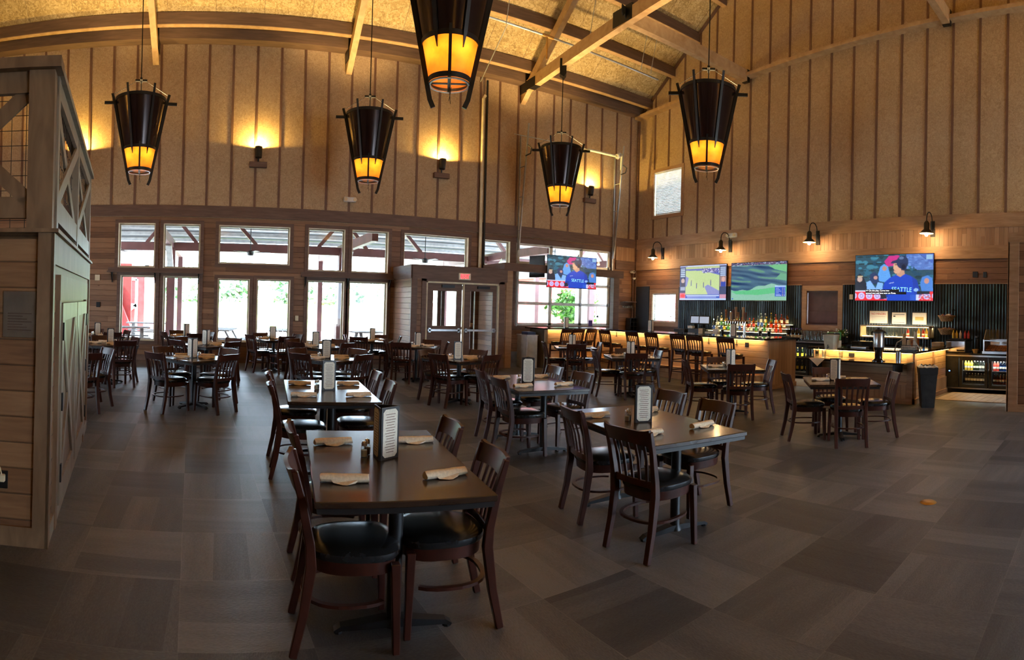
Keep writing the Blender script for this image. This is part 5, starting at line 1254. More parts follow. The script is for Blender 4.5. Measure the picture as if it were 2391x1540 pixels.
m_.box(-.02, .28, .205, .22, 0, .435); m_.build('cubby', 'bag_black', t, local=True)
b = MB(); b.box(12.45, XR - .04, 14.6, YW - .04, .93, .97); b.build('countertop', 'counter', bc); b = MB(); b.box(12.5, XR - .05, 14.6, YW - .04, 0, .93); b.build('cabinet_body', 'steel', bc)

# fridge under the back counter between the two bars
def cooler(label, y0, y1, x, z0, z1, doors, grille=None):
    t = thing('bottle_cooler', label, 'fridge', (x, (y0 + y1) / 2, 0))
    m_ = MB(); m_.box(x + .05, x + .08 + .5, y0, y1, z0, z0 + .03); m_.box(x + .05, x + .58, y0, y1, z1 - .03, z1); m_.box(x + .55, x + .58, y0, y1, z0, z1); m_.box(x + .05, x + .58, y0, y0 + .02, z0, z1); m_.box(x + .05, x + .58, y1 - .02, y1, z0, z1); m_.build('cabinet_body', 'black', t)
    if grille:
        m_ = MB(); m_.box(x, x + .08, grille[0], grille[1], z0, z1)
        for i in range(26): m_.box(x - .004, x, grille[0] + .03, grille[1] - .03, z0 + .03 + i * .026, z0 + .042 + i * .026)
        m_.build('vent_grille', 'bag_black', t); m_ = MB(); ym = (grille[0] + grille[1]) / 2; m_.box(x - .006, x - .002, ym - .05, ym + .05, z0 + .33, z0 + .38); m_.build('display_panel', 'black_gloss', t); m_ = MB(); m_.box(x - .008, x - .006, ym - .012, ym + .02, z0 + .345, z0 + .365); m_.build('display_light', 'led_blue', t)
    for (a, c, hl) in doors:
        m_ = MB(); f = .07; cells(a, c, z0, z1, [(a + f, c - f, z0 + f, z1 - f - .02)], lambda p, q_, r_, s_: m_.box(x, x + .05, p, q_, r_, s_)); d_ = m_.build('door', 'black', t, bevel=.003)
        m_ = MB(); m_.quad((x + .02, a + f, z0 + f), (x + .02, c - f, z0 + f), (x + .02, c - f, z1 - f - .02), (x + .02, a + f, z1 - f - .02)); m_.build('pane', 'glass', d_)
        hy = c - .03 if hl > 0 else a + .03; m_ = MB(); m_.tube([(x, hy, z1 - .12), (x - .03, hy, z1 - .14), (x - .03, hy, z1 - .26), (x, hy, z1 - .28)], .01, 6); m_.build('handle', 'steel', d_)
        m_ = MB(); zm = (z0 + z1) / 2 + .02
        for zq in (zm, z0 + .07): m_ = MB(); m_.box(x + .07, x + .5, a + .03, c - .03, zq, zq + .012); m_.build('shelf', 'steel', t)
        light('cooler_light', 'AREA', (.12, (a + c) / 2 - (y0 + y1) / 2, z1 - .045), 5, (.9, 1, .95), t, shape='RECTANGLE', size=.12, size_y=c - a - .1)
    m_ = MB(); m_.box(x + .05, x + .5, y0 + .02, y1 - .02, z0 - .03, z0)
    for yy in (y0 + .1, y1 - .1): m_.lathe([(0, 0), (.03, 0), (.03, z0 - .03), (0, z0 - .03)], 8, x + .1, yy)
    m_.build('base', 'steel', t); return t
cooler('black glass-door fridge of wine bottles below the back counter between the bars', 7.20, 8.40, 12.62, .10, .90, [(7.82, 8.38, -1), (7.22, 7.80, 1)])
cooler('black two-door fridge of bottled drinks at the right end', 2.45, 4.12, 12.2, .12, .80, [(3.06, 3.70, -1), (2.46, 3.04, 1)], (3.72, 4.12))
i = 0
for (y0, n, z, k, w) in ((8.26, 6, .195, 4, 'bottom shelf'), (8.26, 6, .53, 4, 'upper shelf')):
    for j in range(n):
        o = put_bottle(k, 12.8 + .12 * (j % 2), y0 - j * .07, z, 'green wine bottle on the %s of the fridge between the bars' % w, 'bottles in the fridge between the bars, ' + w, .85)
def soda(name, tint, capm):
    t = thing(name, '', 'bottle'); m_ = MB(); m_.lathe([(0, 0), (.033, 0), (.035, .02), (.031, .07), (.035, .12), (.033, .15), (.012, .2), (.012, .215), (0, .215)], 10); m_.build('bottle_body', tint, t, smooth=True); m_ = MB(); m_.lathe([(.014, .205), (.014, .225), (0, .225)], 8); m_.build('cap', capm, t)
    m_ = MB(); m_.lathe([(.0335, .06), (.0335, .11)], 10); m_.build('label', 'paper', t); register(t); return t
SD = {k: soda('soda_bottle', v, c) for k, (v, c) in {'yellow': ('yellow_label', 'yellow_label'), 'clear': ('tint_clear', 'white'), 'green': ('tint_green', 'white'), 'red': ('red_label', 'white'), 'blue': ('tint_blue', 'white'), 'brown': ('tint_red', 'steel')}.items()}
sdu = set()
for (y0, n, z, cols, w) in ((3.60, 8, .485, ['yellow'] * 3 + ['green'] * 2 + ['clear'] * 3, 'upper shelf behind the left glass door'), (3.58, 7, .205, ['clear'] * 7, 'lower shelf behind the left glass door'), (2.94, 6, .485, ['red', 'red', 'blue', 'blue', 'blue', 'blue'], 'upper shelf behind the right glass door'), (2.94, 6, .205, ['brown'] * 6, 'lower shelf behind the right glass door')):
    for j in range(n):
        c = cols[j]; lb = '%s soft drink bottle on the %s' % (c, w); X, Y = 12.36, y0 - j * .068
        if c not in sdu: sdu.add(c); o = SD[c]; o.location = (X, Y, z); o['label'] = lb
        else: o = dup(SD[c], (X, Y, z), 0, lb)
        o['group'] = '%s drinks, %s' % (c, w)
# counter over the right fridge
rc = thing('side_counter', 'dark counter over the two-door fridge at the right', 'counter', (12.7, 3.2, .8)); b = MB(); b.box(12.15, XR - .04, 2.18, 4.2, .835, .875); b.build('countertop', 'counter', rc, bevel=.004); b = MB(); b.box(12.9, XR - .04, 2.18, 4.2, 0, .835); b.box(12.2, 12.85, 2.2, 2.43, 0, .835); b.build('cabinet_body', 'bag_black', rc)
b = MB(); b.box(12.17, 12.2, 2.2, 4.15, .80, .835); b.build('edge_rail', 'steel', rc)

# service island
isl = thing('service_island', 'board-clad service island with black top, light strip and lower ledge', 'bar', (10.2, 5, 0))
b = MB(); b.box(10.2, 10.32, 4.02, 6.12, 0, .96); b.box(10.2, 12.15, 4.0, 4.1, 0, .96); b.build('front_panel', 'bar_siding', isl)
b = MB(); b.box(10.17, 10.2, 5.98, 6.12, 0, .96); b.box(10.17, 10.2, 4.0, 4.12, 0, .96); b.box(10.2, 10.3, 3.97, 4.0, 0, .96); b.box(10.16, 10.32, 6.12, 6.16, 0, .96); b.box(11.28, 11.36, 3.97, 4.0, 0, .96); b.build('corner_board', 'trim_light', isl)
b = MB(); b.box(10.17, 10.2, 4.12, 5.98, 0, .36); b.box(11.36, 12.15, 3.975, 4.0, .04, .36); b.build('lower_boards', 'bar_v', isl); b = MB(); b.box(10.15, 10.2, 4.0, 6.12, 0, .1); b.box(10.2, 12.15, 3.95, 4.0, 0, .1); b.build('skirting', 'trim_light', isl)
b = MB(); b.prism([(10.02, 3.86), (12.2, 3.86), (12.2, 4.6), (10.9, 4.6), (10.9, 6.22), (10.02, 6.22)], .965, 1.005); b.build('countertop', 'counter', isl, bevel=.005)
b = MB(); b.box(9.68, 10.2, 3.98, 6.28, .775, .805); b.build('ledge', 'counter', isl, bevel=.008)
b = MB(); b.box(9.78, 10.16, 4.2, 4.24, .60, .775); b.box(9.78, 10.16, 5.96, 6.0, .60, .775); b.build('ledge_bracket', 'black', isl)
b = MB(); b.box(9.72, 9.78, 4.95, 5.0, .0, .775); 
led(isl, (10.14, 4.0, .955), (10.14, 6.15, .955), 'led', .03); led(isl, (10.2, 3.93, .955), (12.1, 3.93, .955), 'led')
light('island_led_light', 'AREA', (-.09, .07, .95), 6, (1, .64, .22), isl, shape='RECTANGLE', size=.03, size_y=2.1, rot=(0, R(-20), 0))
light('island_led_light', 'AREA', (.95, -1.09, .95), 4, (1, .64, .22), isl, shape='RECTANGLE', size=1.9, size_y=.03, rot=(R(20), 0, 0))
b = MB(); b.box(10.185, 10.2, 5.25, 5.37, .84, .91); b.build('outlet_plate', 'iron', isl)
# things on the ledge
o = tag(MB().add([(9.72, 5.98, .808), (10.12, 5.92, .808), (10.1, 5.3, .808), (9.74, 5.32, .808), (9.672, 5.98, .808), (9.672, 5.62, .808), (9.668, 5.78, .66)], [(0, 1, 2, 3), (4, 0, 3, 5), (4, 5, 6)]).build('cloth', 'linen'), 'beige cloth under the lemonade dispenser with a corner hanging down', 'cloth')
t = thing('drink_dispenser', 'clear dispenser of cloudy lemonade with black tap', 'dispenser', (9.92, 5.62, .81)); m_ = MB(); m_.tbox(0, 0, .16, .50, .095, .095, .135, .135); m_.build('tank', 'clear', t, local=True, bevel=.01)
m_ = MB(); m_.tbox(0, 0, .165, .46, .088, .088, .125, .125); m_.build('lemonade', 'lemonade', t, local=True, bevel=.01); m_ = MB(); m_.lathe([(0, .565), (.02, .56), (.025, .54), (.09, .525), (.14, .505), (.14, .50), (0, .50)], 16); m_.build('lid', 'clear', t, local=True, smooth=True)
m_ = MB(); m_.tbox(0, 0, 0, .16, .10, .10, .085, .085); m_.build('stand', 'clear', t, local=True); m_ = MB(); m_.tube([(-.10, 0, .22), (-.14, 0, .22), (-.145, 0, .19)], .012, 6); m_.box(-.145, -.125, -.006, .006, .22, .27); m_.build('tap', 'black', t, local=True)
c0 = None
for i, (x, y, h, lb) in enumerate(((9.85, 5.90, 3, 'stack of clear cups left of the lemonade dispenser'), (9.78, 5.70, 2, 'short stack of clear cups in front of the lemonade dispenser'), (9.88, 5.38, 2, 'stack of clear cups right of the lemonade dispenser'))):
    t = thing('cup_stack', lb, 'cup', (x, y, .81), group='clear cups on the ledge')
    for k in range(h): m_ = MB(); m_.lathe([(.032, 0), (.044, .13), (.042, .13), (.03, .004), (0, .004)], 12); m_.v = [(p[0], p[1], p[2] + k * .035) for p in m_.v]; m_.build('cup', 'clear', t, local=True, smooth=True)
t = thing('coffee_urn', 'steel and black insulated coffee urn with black base', 'urn', (9.93, 4.60, .807)); m_ = MB(); m_.lathe([(0, .0), (.13, .0), (.13, .015), (.10, .03), (.075, .05), (.075, .16), (.10, .22), (.105, .26), (0, .26)], 24); m_.build('base', 'black_gloss', t, local=True, smooth=True)
m_ = MB(); m_.lathe([(.105, .26), (.108, .28), (.108, .52), (.10, .535)], 24); m_.build('body', 'steel', t, local=True, smooth=True); m_ = MB(); m_.lathe([(.11, .52), (.112, .55), (.09, .58), (.05, .60), (.05, .63), (0, .635)], 24); m_.build('lid', 'black', t, local=True, smooth=True)
m_ = MB(); m_.tube([(0, -.11, .56), (0, -.155, .53), (0, -.15, .5)], .014, 6); m_.tube([(0, .11, .56), (0, .155, .53), (0, .15, .5)], .014, 6); m_.tube([(-.10, 0, .2), (-.14, 0, .2), (-.14, 0, .15)], .012, 6); m_.build('handle', 'black', t, local=True)
m_ = MB(); m_.lathe([(0, 0), (.05, 0), (.058, .18), (.054, .18), (.046, .01), (0, .01)], 16); o = m_.build('steel_tumbler', 'steel', smooth=True); o.location = (9.95, 4.20, .807); tag(o, 'steel tumbler right of the coffee urn on the ledge', 'cup')
# things on the island top
Z0 = 1.007
monitor('order terminal with green edge on the service island', 11.0 - .45, 5.92, Z0, -75, .30, .2, 'bag_black', 'green_label').scale = (1, 1, .8)
boxy('napkin_box', 'brown and white napkin box on the service island', 'box', 10.40, 5.75, Z0, .12, .14, .13, 'paper', 10)
boxy('receipt_printer', 'wide black printer drawer on the service island', 'printer', 10.62, 5.20, Z0, .34, .50, .13, 'black_gloss', 0)
boxy('cash_tray', 'grey flat card terminal tray before the black printer', 'tray', 10.30, 5.18, Z0, .16, .34, .035, 'steel', 0)
t = thing('plant', 'dark leafy plant with white flowers on the back counter end', 'plant', (12.92, 7.02, .972)); m_ = MB(); m_.lathe([(0, 0), (.07, 0), (.09, .14), (.08, .14), (0, .12)], 14); m_.build('pot', 'bag_black', t, local=True, smooth=True)
m_ = MB(); rr_ = random.Random(3)
for i in range(70):
    a = rr_.uniform(0, 6.28); e = rr_.uniform(.1, 1.3); l_ = rr_.uniform(.10, .24); d = Vector((math.cos(a) * math.cos(e), math.sin(a) * math.cos(e), math.sin(e))); p = Vector((0, 0, .13)) + d * l_; s_ = d.cross(Vector((0, 0, 1))).normalized() * .025; m_.add([Vector((0, 0, .13)) + d * l_ * .3, p - d * .06 + s_, p + d * .03, p - d * .06 - s_], [(0, 1, 2, 3)])
m_.build('leaves', 'leaf', t, local=True); m_ = MB()
for i in range(14): a = rr_.uniform(0, 6.28); m_.lathe([(0, 0), (.02, .01), (.012, .03), (0, .032)], 6, .14 * math.cos(a), .14 * math.sin(a)); m_.v[-24:] = [(p[0], p[1], p[2] + .22 + .1 * math.sin(i * 2.3)) for p in m_.v[-24:]]
m_.build('flowers', 'white', t, local=True)
def cups(label, x, y, z, n, mat, r=.045, grp=None):
    t = thing('cup_stack', label, 'cup', (x, y, z), group=grp)
    m_ = MB(); m_.lathe([(r, 0), (r * .72, .11 + n * .012), (0, .11 + n * .012)], 14); m_.build('cup', mat, t, local=True, smooth=True); m_ = MB()
    for k in range(n): m_.lathe([(r * 1.03, k * .014), (r * 1.03, k * .014 + .006)], 14)
    m_.build('cup_rim', mat, t, local=True); return t
cups('tall left stack of upturned white paper cups on the island', 10.75, 4.42, Z0, 16, 'white'); cups('low stack of white paper cups between the tall ones', 10.70, 4.30, Z0, 6, 'white'); cups('tallest right stack of upturned white paper cups on the island', 10.75, 4.18, Z0, 20, 'white')
t = thing('wire_caddy', 'black wire basket caddy with packets before the paper cups', 'caddy', (10.35, 4.15, Z0)); m_ = MB(); m_.box(-.1, .1, -.16, .16, 0, .01)
for z in (.05, .09): m_.sweep([(-.1, -.16, z), (.1, -.16, z), (.1, .16, z), (-.1, .16, z)], .006, .006, closed=True)
for k in range(9): m_.box(-.102, -.098, -.16 + k * .04, -.156 + k * .04, 0, .09)
m_.build('basket', 'iron', t, local=True); m_ = MB(); m_.box(-.08, .08, -.14, .14, .012, .07); m_.build('packets', 'bag_white', t, local=True); m_ = MB(); m_.tube([(-.05, .28, 0), (-.08, .22, .14), (-.06, .05, .24), (0, -.1, .2), (.02, -.24, .0)], .012, 8); m_.build('arched_handle', 'steel', t, local=True)
boxy('white_container', 'white lidded container at the far end of the island top', 'box', 11.95, 4.12, Z0, .26, .2, .10, 'white')
boxy('drink_menu', 'dark tilted display box of snacks behind the paper cups', 'box', 11.3, 4.42, Z0, .14, .2, .2, 'brown_food', 15)
m_ = MB(); m_.lathe([(0, 0), (.025, 0), (.025, .14), (.010, .19), (.01, .22), (0, .22)], 10); o = m_.build('syrup_bottle', 'tint_blue', smooth=True); o.location = (11.55, 4.30, Z0); tag(o, 'bluish plastic bottle near the white container on the island', 'bottle')
# shelf of jars with lights behind the island on the wall
t = thing('jar_shelf', 'lit pale shelf under the framed notices', 'shelf', (13.1, 5.5, 1.3)); b = MB(); b.box(13.0, XR - .04, 4.70, 6.55, 1.40, 1.425); b.box(13.0, XR - .04, 4.70, 6.55, 1.12, 1.145); b.box(13.0, XR - .04, 6.53, 6.55, 1.12, 1.42); b.box(13.0, XR - .04, 4.70, 4.72, 1.12, 1.42); b.build('shelf_board', 'cream', t)
led(t, (13.28, 4.75, 1.39), (13.28, 6.5, 1.39), 'led_white'); led(t, (13.05, 4.75, 1.155), (13.05, 6.5, 1.155), 'led_white')
light('notice_fill_light', 'AREA', (.06, 0, .13), 4, (1, .86, .62), t, shape='RECTANGLE', size=.05, size_y=1.8, rot=(0, R(-155), 0))  # added without a fixture to brighten the framed notices
light('shelf_light', 'AREA', (.12, 0, .085), 3, (1, .82, .5), t, shape='RECTANGLE', size=.03, size_y=1.7)
b = MB(); b.box(12.85, XR - .04, 4.6, 6.88, .93, .97); b.build('lower_counter', 'counter', t); b = MB(); b.box(12.9, XR - .05, 4.6, 6.88, 0, .93); b.build('lower_cabinet', 'bag_black', t)
for i in range(9):
    if i == 0: m_ = MB(); m_.lathe([(0, 0), (.024, 0), (.024, .09), (.02, .11), (0, .11)], 10); j0 = o = m_.build('shot_glass', 'clear', smooth=True)
    else: o = j0.copy(); COL.objects.link(o)
    o.location = (13.15, 6.42 - i * .1, 1.147); tag(o, 'small clear glass standing in the row on the lit pale shelf', 'glass', 'row of small glasses')
for i, (y, c) in enumerate(((5.30, 'red'), (5.02, 'yellow'), (4.9, 'red'), (4.82, 'yellow'))):
    o = dup(SD[c], (13.12, y, 1.147), 0, '%s bottle at the right end of the lit pale shelf, %s' % (c, ['leftmost', 'second', 'third', 'rightmost'][i])); o['group'] = 'bottles on the lit pale shelf'
# framed notices
def notice(label, y0, y1, z0, z1, draw):
    t = thing('picture_frame', label, 'notice', (XR - .06, (y0 + y1) / 2, (z0 + z1) / 2), -90); w, h = (y1 - y0) / 2, (z1 - z0) / 2
    m_ = MB(); m_.box(-w, w, .0, .02, -h, h); m_.build('frame', 'cream', t, local=True, bevel=.003); m_ = MB(); m_.box(-w + .012, w - .012, -.002, 0, -h + .012, h - .012); m_.build('sheet', 'paper', t, local=True)
    m_ = MB(); m_.box(-w, w, .02, .03, -h, h + .04); m_.build('backing', 'black', t, local=True); draw(t, w, h); return t
def d1(t, w, h):
    text('sign_text', 'NO MINORS', .075, 'red_label', t, (0, -.003, h * .52), (R(90), 0, 0), .0008, sx=.95)
    m_ = MB()
    for i in range(4): m_.box(-w * .75, w * .75, -.0035, -.002, h * (.1 - .25 * i), h * (.1 - .25 * i) + .006)
    m_.build('printed_lines', 'grout', t, local=True)
def d2(t, w, h): m_ = MB(); m_.box(-w * .8, w * .8, -.0035, -.002, h * .6, h * .68); m_.box(-w * .8, -w * .5, -.0035, -.002, h * .25, h * .45); m_.box(-w * .8, w * .8, -.0035, -.002, -h * .72, -h * .66); m_.build('printed_lines', 'black', t, local=True)
def d3(t, w, h): m_ = MB(); m_.box(-w * .6, w * .6, -.0035, -.002, -h * .3, h * .3); m_.build('gold_panel', 'gold_frame', t, local=True)
notice('framed NO MINORS notice, leftmost of the three below the baseball television', 5.93, 6.43, 1.47, 1.78, d1); notice('framed white certificate in the middle of the three notices', 5.43, 5.81, 1.46, 1.75, d2); notice('framed certificate with a gold panel, rightmost of the three notices', 4.89, 5.26, 1.46, 1.75, d3)
# wall baskets
ws = thing('basket_stand', 'black wire stand holding two wicker baskets at the metal wall', 'stand', (13.05, 4.28, .875)); m_ = MB(); m_.tube([(.2, 0, .09), (.2, 0, .93), (.12, -.1, .98), (.2, -.15, .93)], .01, 6); m_.tube([(.2, .12, .45), (-.0, .0, .42)], .006, 5); m_.box(-.02, .24, -.12, .12, .09, .10); m_.build('wire_frame', 'iron', ws, local=True)
for i, (z, lb, cols) in enumerate(((1.55, 'upper wicker basket filled with packets in dark wrappers', ['purple', 'white', 'brown_food', 'navy', 'cream']), (1.24, 'lower wicker basket of brown snacks', ['brown_food', 'wicker', 'timber']))):
    t = thing('wicker_basket', lb, 'basket', (13.02, 4.28, z)); m_ = MB(); m_.lathe([(0, 0), (.13, 0), (.20, .12), (.21, .13), (.195, .135), (.12, .015), (0, .015)], 24); m_.build('basket_bowl', 'wicker', t, local=True, smooth=True)
    m_ = MB(); m_.tube([(.2 * math.cos(a), .2 * math.sin(a), .132) for a in [2 * math.pi * k / 24 for k in range(25)]], .013, 6); m_.build('rim', 'wicker', t, local=True, smooth=True)
    rr_ = random.Random(i)
    for k in range(12):
        a, r_ = rr_.uniform(0, 6.28), rr_.uniform(0, .13); zz = z + .10 + rr_.uniform(0, .05)
        if k < 5 and i == 1: zz -= .02
        o = boxy('snack_packet', 'snack packet heaped in the %s wicker basket' % ('upper', 'lower')[i], 'snack', 13.02 + r_ * math.cos(a), 4.28 + r_ * math.sin(a), zz, .09, .06, .03, cols[k % len(cols)], rr_.uniform(0, 180), 'snacks in the %s basket' % ('upper', 'lower')[i], .01); o.rotation_euler = (rr_.uniform(-.7, .7), rr_.uniform(-.7, .7), a)
# on the right counter
t = thing('food_warmer', 'steel box warmer with beige lit front on the right counter', 'appliance', (12.50, 3.80, .875)); m_ = MB(); m_.box(-.28, .28, -.22, .22, .01, .26); m_.build('body', 'steel', t, local=True, bevel=.012); m_ = MB(); m_.box(-.285, -.28, -.2, .2, .05, .24); m_.build('front_plate', 'steel', t, local=True); m_ = MB(); m_.box(-.29, .29, -.23, .23, .26, .28); m_.box(-.2, .2, -.15, .15, .28, .30); m_.build('lid', 'iron', t, local=True); m_ = MB(); m_.box(-.295, -.285, -.20, -.03, .03, .07); m_.build('label_plate', 'iron', t, local=True)
for i, (c, y) in enumerate((('yellow_label', 3.98), ('yellow_label', 3.90), ('white', 3.81), ('red_label', 3.70), ('red_label', 3.62))):
    m_ = MB(); m_.lathe([(0, 0), (.028, 0), (.03, .11), (.012, .15), (.008, .18), (0, .18)], 10); o = m_.build('sauce_bottle', c, smooth=True); o.location = (12.62, y, 1.176); tag(o, ['first yellow sauce bottle from the left', 'second yellow sauce bottle', 'white sauce bottle in the middle of the row', 'left red sauce bottle', 'rightmost red sauce bottle'][i] + ' on the food warmer', 'sauce bottle', 'sauce bottles on the warmer')
m_ = MB(); m_.lathe([(0, 0), (.045, 0), (.05, .02), (.075, .085), (.07, .085), (.04, .02), (0, .015)], 8); o = m_.build('paper_bowl', 'linen', smooth=True); o.location = (12.30, 3.37, .875); tag(o, 'small beige bowl on the right counter between warmer and roller grill', 'bowl')
m_ = MB(); m_.lathe([(0, 0), (.03, 0), (.03, .3), (.05, .32), (.05, .36), (0, .36)], 12); o = m_.build('pump_dispenser', 'bag_black', smooth=True); o.location = (12.65, 3.42, .875); tag(o, 'tall dark pump dispenser behind the beige bowl', 'dispenser')
t = thing('roller_grill', 'glass-hooded hot dog roller grill full of sausages', 'appliance', (12.45, 2.85, .875)); m_ = MB(); m_.box(-.25, .25, -.34, .34, .0, .05); m_.box(-.25, .25, .29, .32, .05, .30); m_.box(-.25, .25, -.34, -.31, .05, .30); m_.box(.2, .25, -.31, .31, .05, .3); m_.build('body', 'steel', t, local=True); m_ = MB(); m_.quad((-.22, -.3, .30), (-.22, .3, .30), (-.02, .3, .52), (-.02, -.3, .52)); m_.quad((-.02, -.3, .52), (-.02, .3, .52), (.25, .3, .52), (.25, -.3, .52)); m_.build('glass_hood', 'clear', t, local=True)
m_ = MB(); m_.box(-.235, -.225, -.31, .31, .27, .29); m_.sweep([(-.22, .31, .3), (-.02, .31, .52), (.25, .31, .52)], .012, .012, (0, 1, 0)); m_.sweep([(-.22, -.31, .3), (-.02, -.31, .52), (.25, -.31, .52)], .012, .012, (0, 1, 0)); m_.build('hood_frame', 'steel', t, local=True); m_ = MB(); m_.box(-.256, -.25, -.05, .15, .2, .26); m_.build('name_plate', 'white', t, local=True)
s0 = None
for i in range(4):
    for j in range(5):
        if s0 is None: m_ = MB(); m_.tube([(0, -.055, 0), (0, -.05, 0), (0, .05, 0), (0, .055, 0)], [.008, .02, .02, .008], 8); s0 = o = m_.build('sausage', 'brown_food', smooth=True)
        else: o = s0.copy(); COL.objects.link(o)
        o.location = (12.28 + i * .09, 2.62 + j * .115, .95 + i * .025); tag(o, 'brown sausage lying in the roller grill', 'sausage', 'sausages in the roller grill')
# rubbish bin
t = thing('trash_can', 'tall black rubbish bin with a pale crumpled liner edge', 'bin', (10.05, 3.66, 0), -62); m_ = MB(); m_.tbox(0, 0, 0, .72, .12, .14, .17, .19); m_.build('bin_body', 'bag_black', t, local=True, bevel=.01)
m_ = MB(); m_.tbox(0, 0, .60, .735, .168, .188, .178, .198); m_.build('liner', 'black', t, local=True, bevel=.01); m_ = MB(); n = 28; vs = []
for k in range(n):
    a = 2 * math.pi * k / n; c, s_ = math.cos(a), math.sin(a); q = max(abs(c), abs(s_)); x, y = .172 * c / q, .192 * s_ / q; j = .012 * math.sin(k * 2.7); vs += [(x * 1.03, y * 1.03, .735 + j), (x * .72, y * .72, .765 + j * 1.4)]
m_.add(vs, [(2 * k, (2 * k + 2) % (2 * n), (2 * k + 3) % (2 * n), 2 * k + 1) for k in range(n)]); m_.build('liner_edge', 'bag_white', t, local=True)

# ================================================================ small wall things
boxy('wall_outlet', 'left dark outlet plate on the boards right of the baseball television', 'outlet', XR - .025, 3.68, 2.61, .02, .13, .14, 'iron'); boxy('wall_outlet', 'right narrow dark plate on the boards right of the baseball television', 'outlet', XR - .025, 3.44, 2.61, .02, .09, .13, 'iron')
boxy('thermostat', 'cream thermostat on the metal wall at the lower left of the baseball television', 'thermostat', XR - .06, 6.97, 2.07, .02, .1, .13, 'cream')
boxy('light_switch', 'cream switch plate on the wall between the middle windows', 'switch', 2.06, YW - .035, 1.15, .09, .02, .14, 'cream')
boxy('thermostat', 'white thermostat on the wall left of the left windows', 'thermostat', -3.31, YW - .02, 2.1, .14, .03, .16, 'cream'); boxy('wall_outlet', 'dark outlet box below the white thermostat at left', 'outlet', -3.27, YW - .02, 1.38, .11, .03, .14, 'iron')
for lb, x, y, z, rz in (('white twin-head emergency light on the window wall above the wide windows', 3.42, YW - .05, 4.40, 0), ('white twin-head emergency light over the gap between the left televisions', XR - .08, 10.97, 3.90, -90)):
    t = thing('emergency_light', lb, 'emergency light', (x, y, z), rz); m_ = MB(); m_.box(-.17, .17, -.05, .045, 0, .13); m_.build('housing', 'white', t, local=True, bevel=.015)
    for sx in (-1, 1): m_ = MB(); m_.T = Matrix.Translation((sx * .13, -.06, .06)) @ Matrix.Rotation(R(90), 4, 'X'); m_.lathe([(0, .0), (.045, 0), (.05, .03), (0, .035)], 12); m_.build('lamp_head', 'cream', t, local=True, smooth=True)
t = thing('security_camera', 'white box camera high in the corner by the timber frame', 'camera', (13.12, YW - .12, 3.0)); m_ = MB(); m_.box(-.05, .05, -.1, .03, -.04, .04); m_.box(-.02, .02, .03, .1, -.02, .02); m_.build('housing', 'white', t, local=True); m_ = MB(); m_.box(-.03, .03, -.105, -.1, -.025, .025); m_.build('lens', 'black', t, local=True)
t = thing('security_camera', 'small white dome camera below the box camera in the corner', 'camera', (13.22, YW - .12, 2.78)); m_ = MB(); m_.lathe([(0, -.05), (.04, -.03), (.055, 0), (.055, .03), (0, .03)], 14); m_.box(-.02, .02, .02, .10, -.0, .03); m_.build('housing', 'white', t, local=True, smooth=True)

# ================================================================ outdoors
b = MB(); b.box(-60, 90, YW + .2, 34, -.12, -.02); struct(b.build('ground', 'concrete'))
b = MB(); b.box(XR + .2, 60, -30, YW + .2, -.12, -.02); b.box(-60, XR + .2, -30, YB - .2, -.12, -.02); b.box(-60, XL - .2, YB - .2, YW + .2, -.12, -.02); struct(b.build('ground', 'concrete'))
m_ = MB(); nx, ny = 30, 20; vs = []
for j in range(ny + 1):
    for i in range(nx + 1):
        x, y = -90 + 200 * i / nx, 34 + 110 * j / ny; h = (-.12 if j == 0 else 0) + .9 * (j / ny) ** 1.1 * 2 + .35 * math.sin(x * .09 + 1) * min(1, j / 4) + .8 * math.exp(-((x - 3) / 14) ** 2 - ((y - 64) / 14) ** 2); vs.append((x, y, h - .05))
m_.add(vs, [(j * (nx + 1) + i, j * (nx + 1) + i + 1, (j + 1) * (nx + 1) + i + 1, (j + 1) * (nx + 1) + i) for j in range(ny) for i in range(nx)]); struct(m_.build('ground', 'grass', smooth=True))
r0 = None
for i in range(18):
    if r0 is None:
        bm = bmesh.new(); bmesh.ops.create_icosphere(bm, subdivisions=2, radius=.5); rr_ = random.Random(2)
        for v in bm.verts: v.co *= rr_.uniform(.8, 1.15); v.co.z *= .6
        me = bpy.data.meshes.new('boulder'); bm.to_mesh(me); bm.free(); me.materials.append(MATS['rock']); r0 = o = bpy.data.objects.new('boulder', me)
    else: o = r0.copy()
    COL.objects.link(o); s_ = .55 + .25 * ((i * 37) % 10) / 10; o.scale = (s_, s_, s_); o.location = (5.0 + i * .62, 33 + 1.2 * math.sin(i * 1.9), .12); o.rotation_euler = (0, 0, i * 1.3); tag(o, 'grey boulder in the row of rocks at the edge of the lawn', 'rock', 'boulders edging the lawn')
# covered patio
prf = MB(); Y0, Y1, Zr0, Zr1 = YW + .35, 25.5, 5.3, 4.25
prf.add([(-14, Y0, Zr0), (15.5, Y0, Zr0), (15.5, Y1, Zr1), (-14, Y1, Zr1), (-14, Y0, Zr0 + .06), (15.5, Y0, Zr0 + .06), (15.5, Y1, Zr1 + .06), (-14, Y1, Zr1 + .06)], [(0, 3, 2, 1), (4, 5, 6, 7), (0, 1, 5, 4), (1, 2, 6, 5), (2, 3, 7, 6), (3, 0, 4, 7)])
pr_ = thing('patio_roof', 'pale ribbed patio roof on red timber posts outside the windows', 'roof', (0, 20.5, 0)); prf.build('roof_sheet', 'patio_roof', pr_)
for k in range(8):
    y = 16.6 + k * 1.2; z = Zr0 + (Zr1 - Zr0) * (y - Y0) / (Y1 - Y0); b = MB(); b.box(-14, 15.5, y - .05, y + .05, z - .16, z - .02); b.build('purlin', 'patio_purlin', pr_)
PX = [-7.3, -1.75, 4.35, 10.2, 15.2]
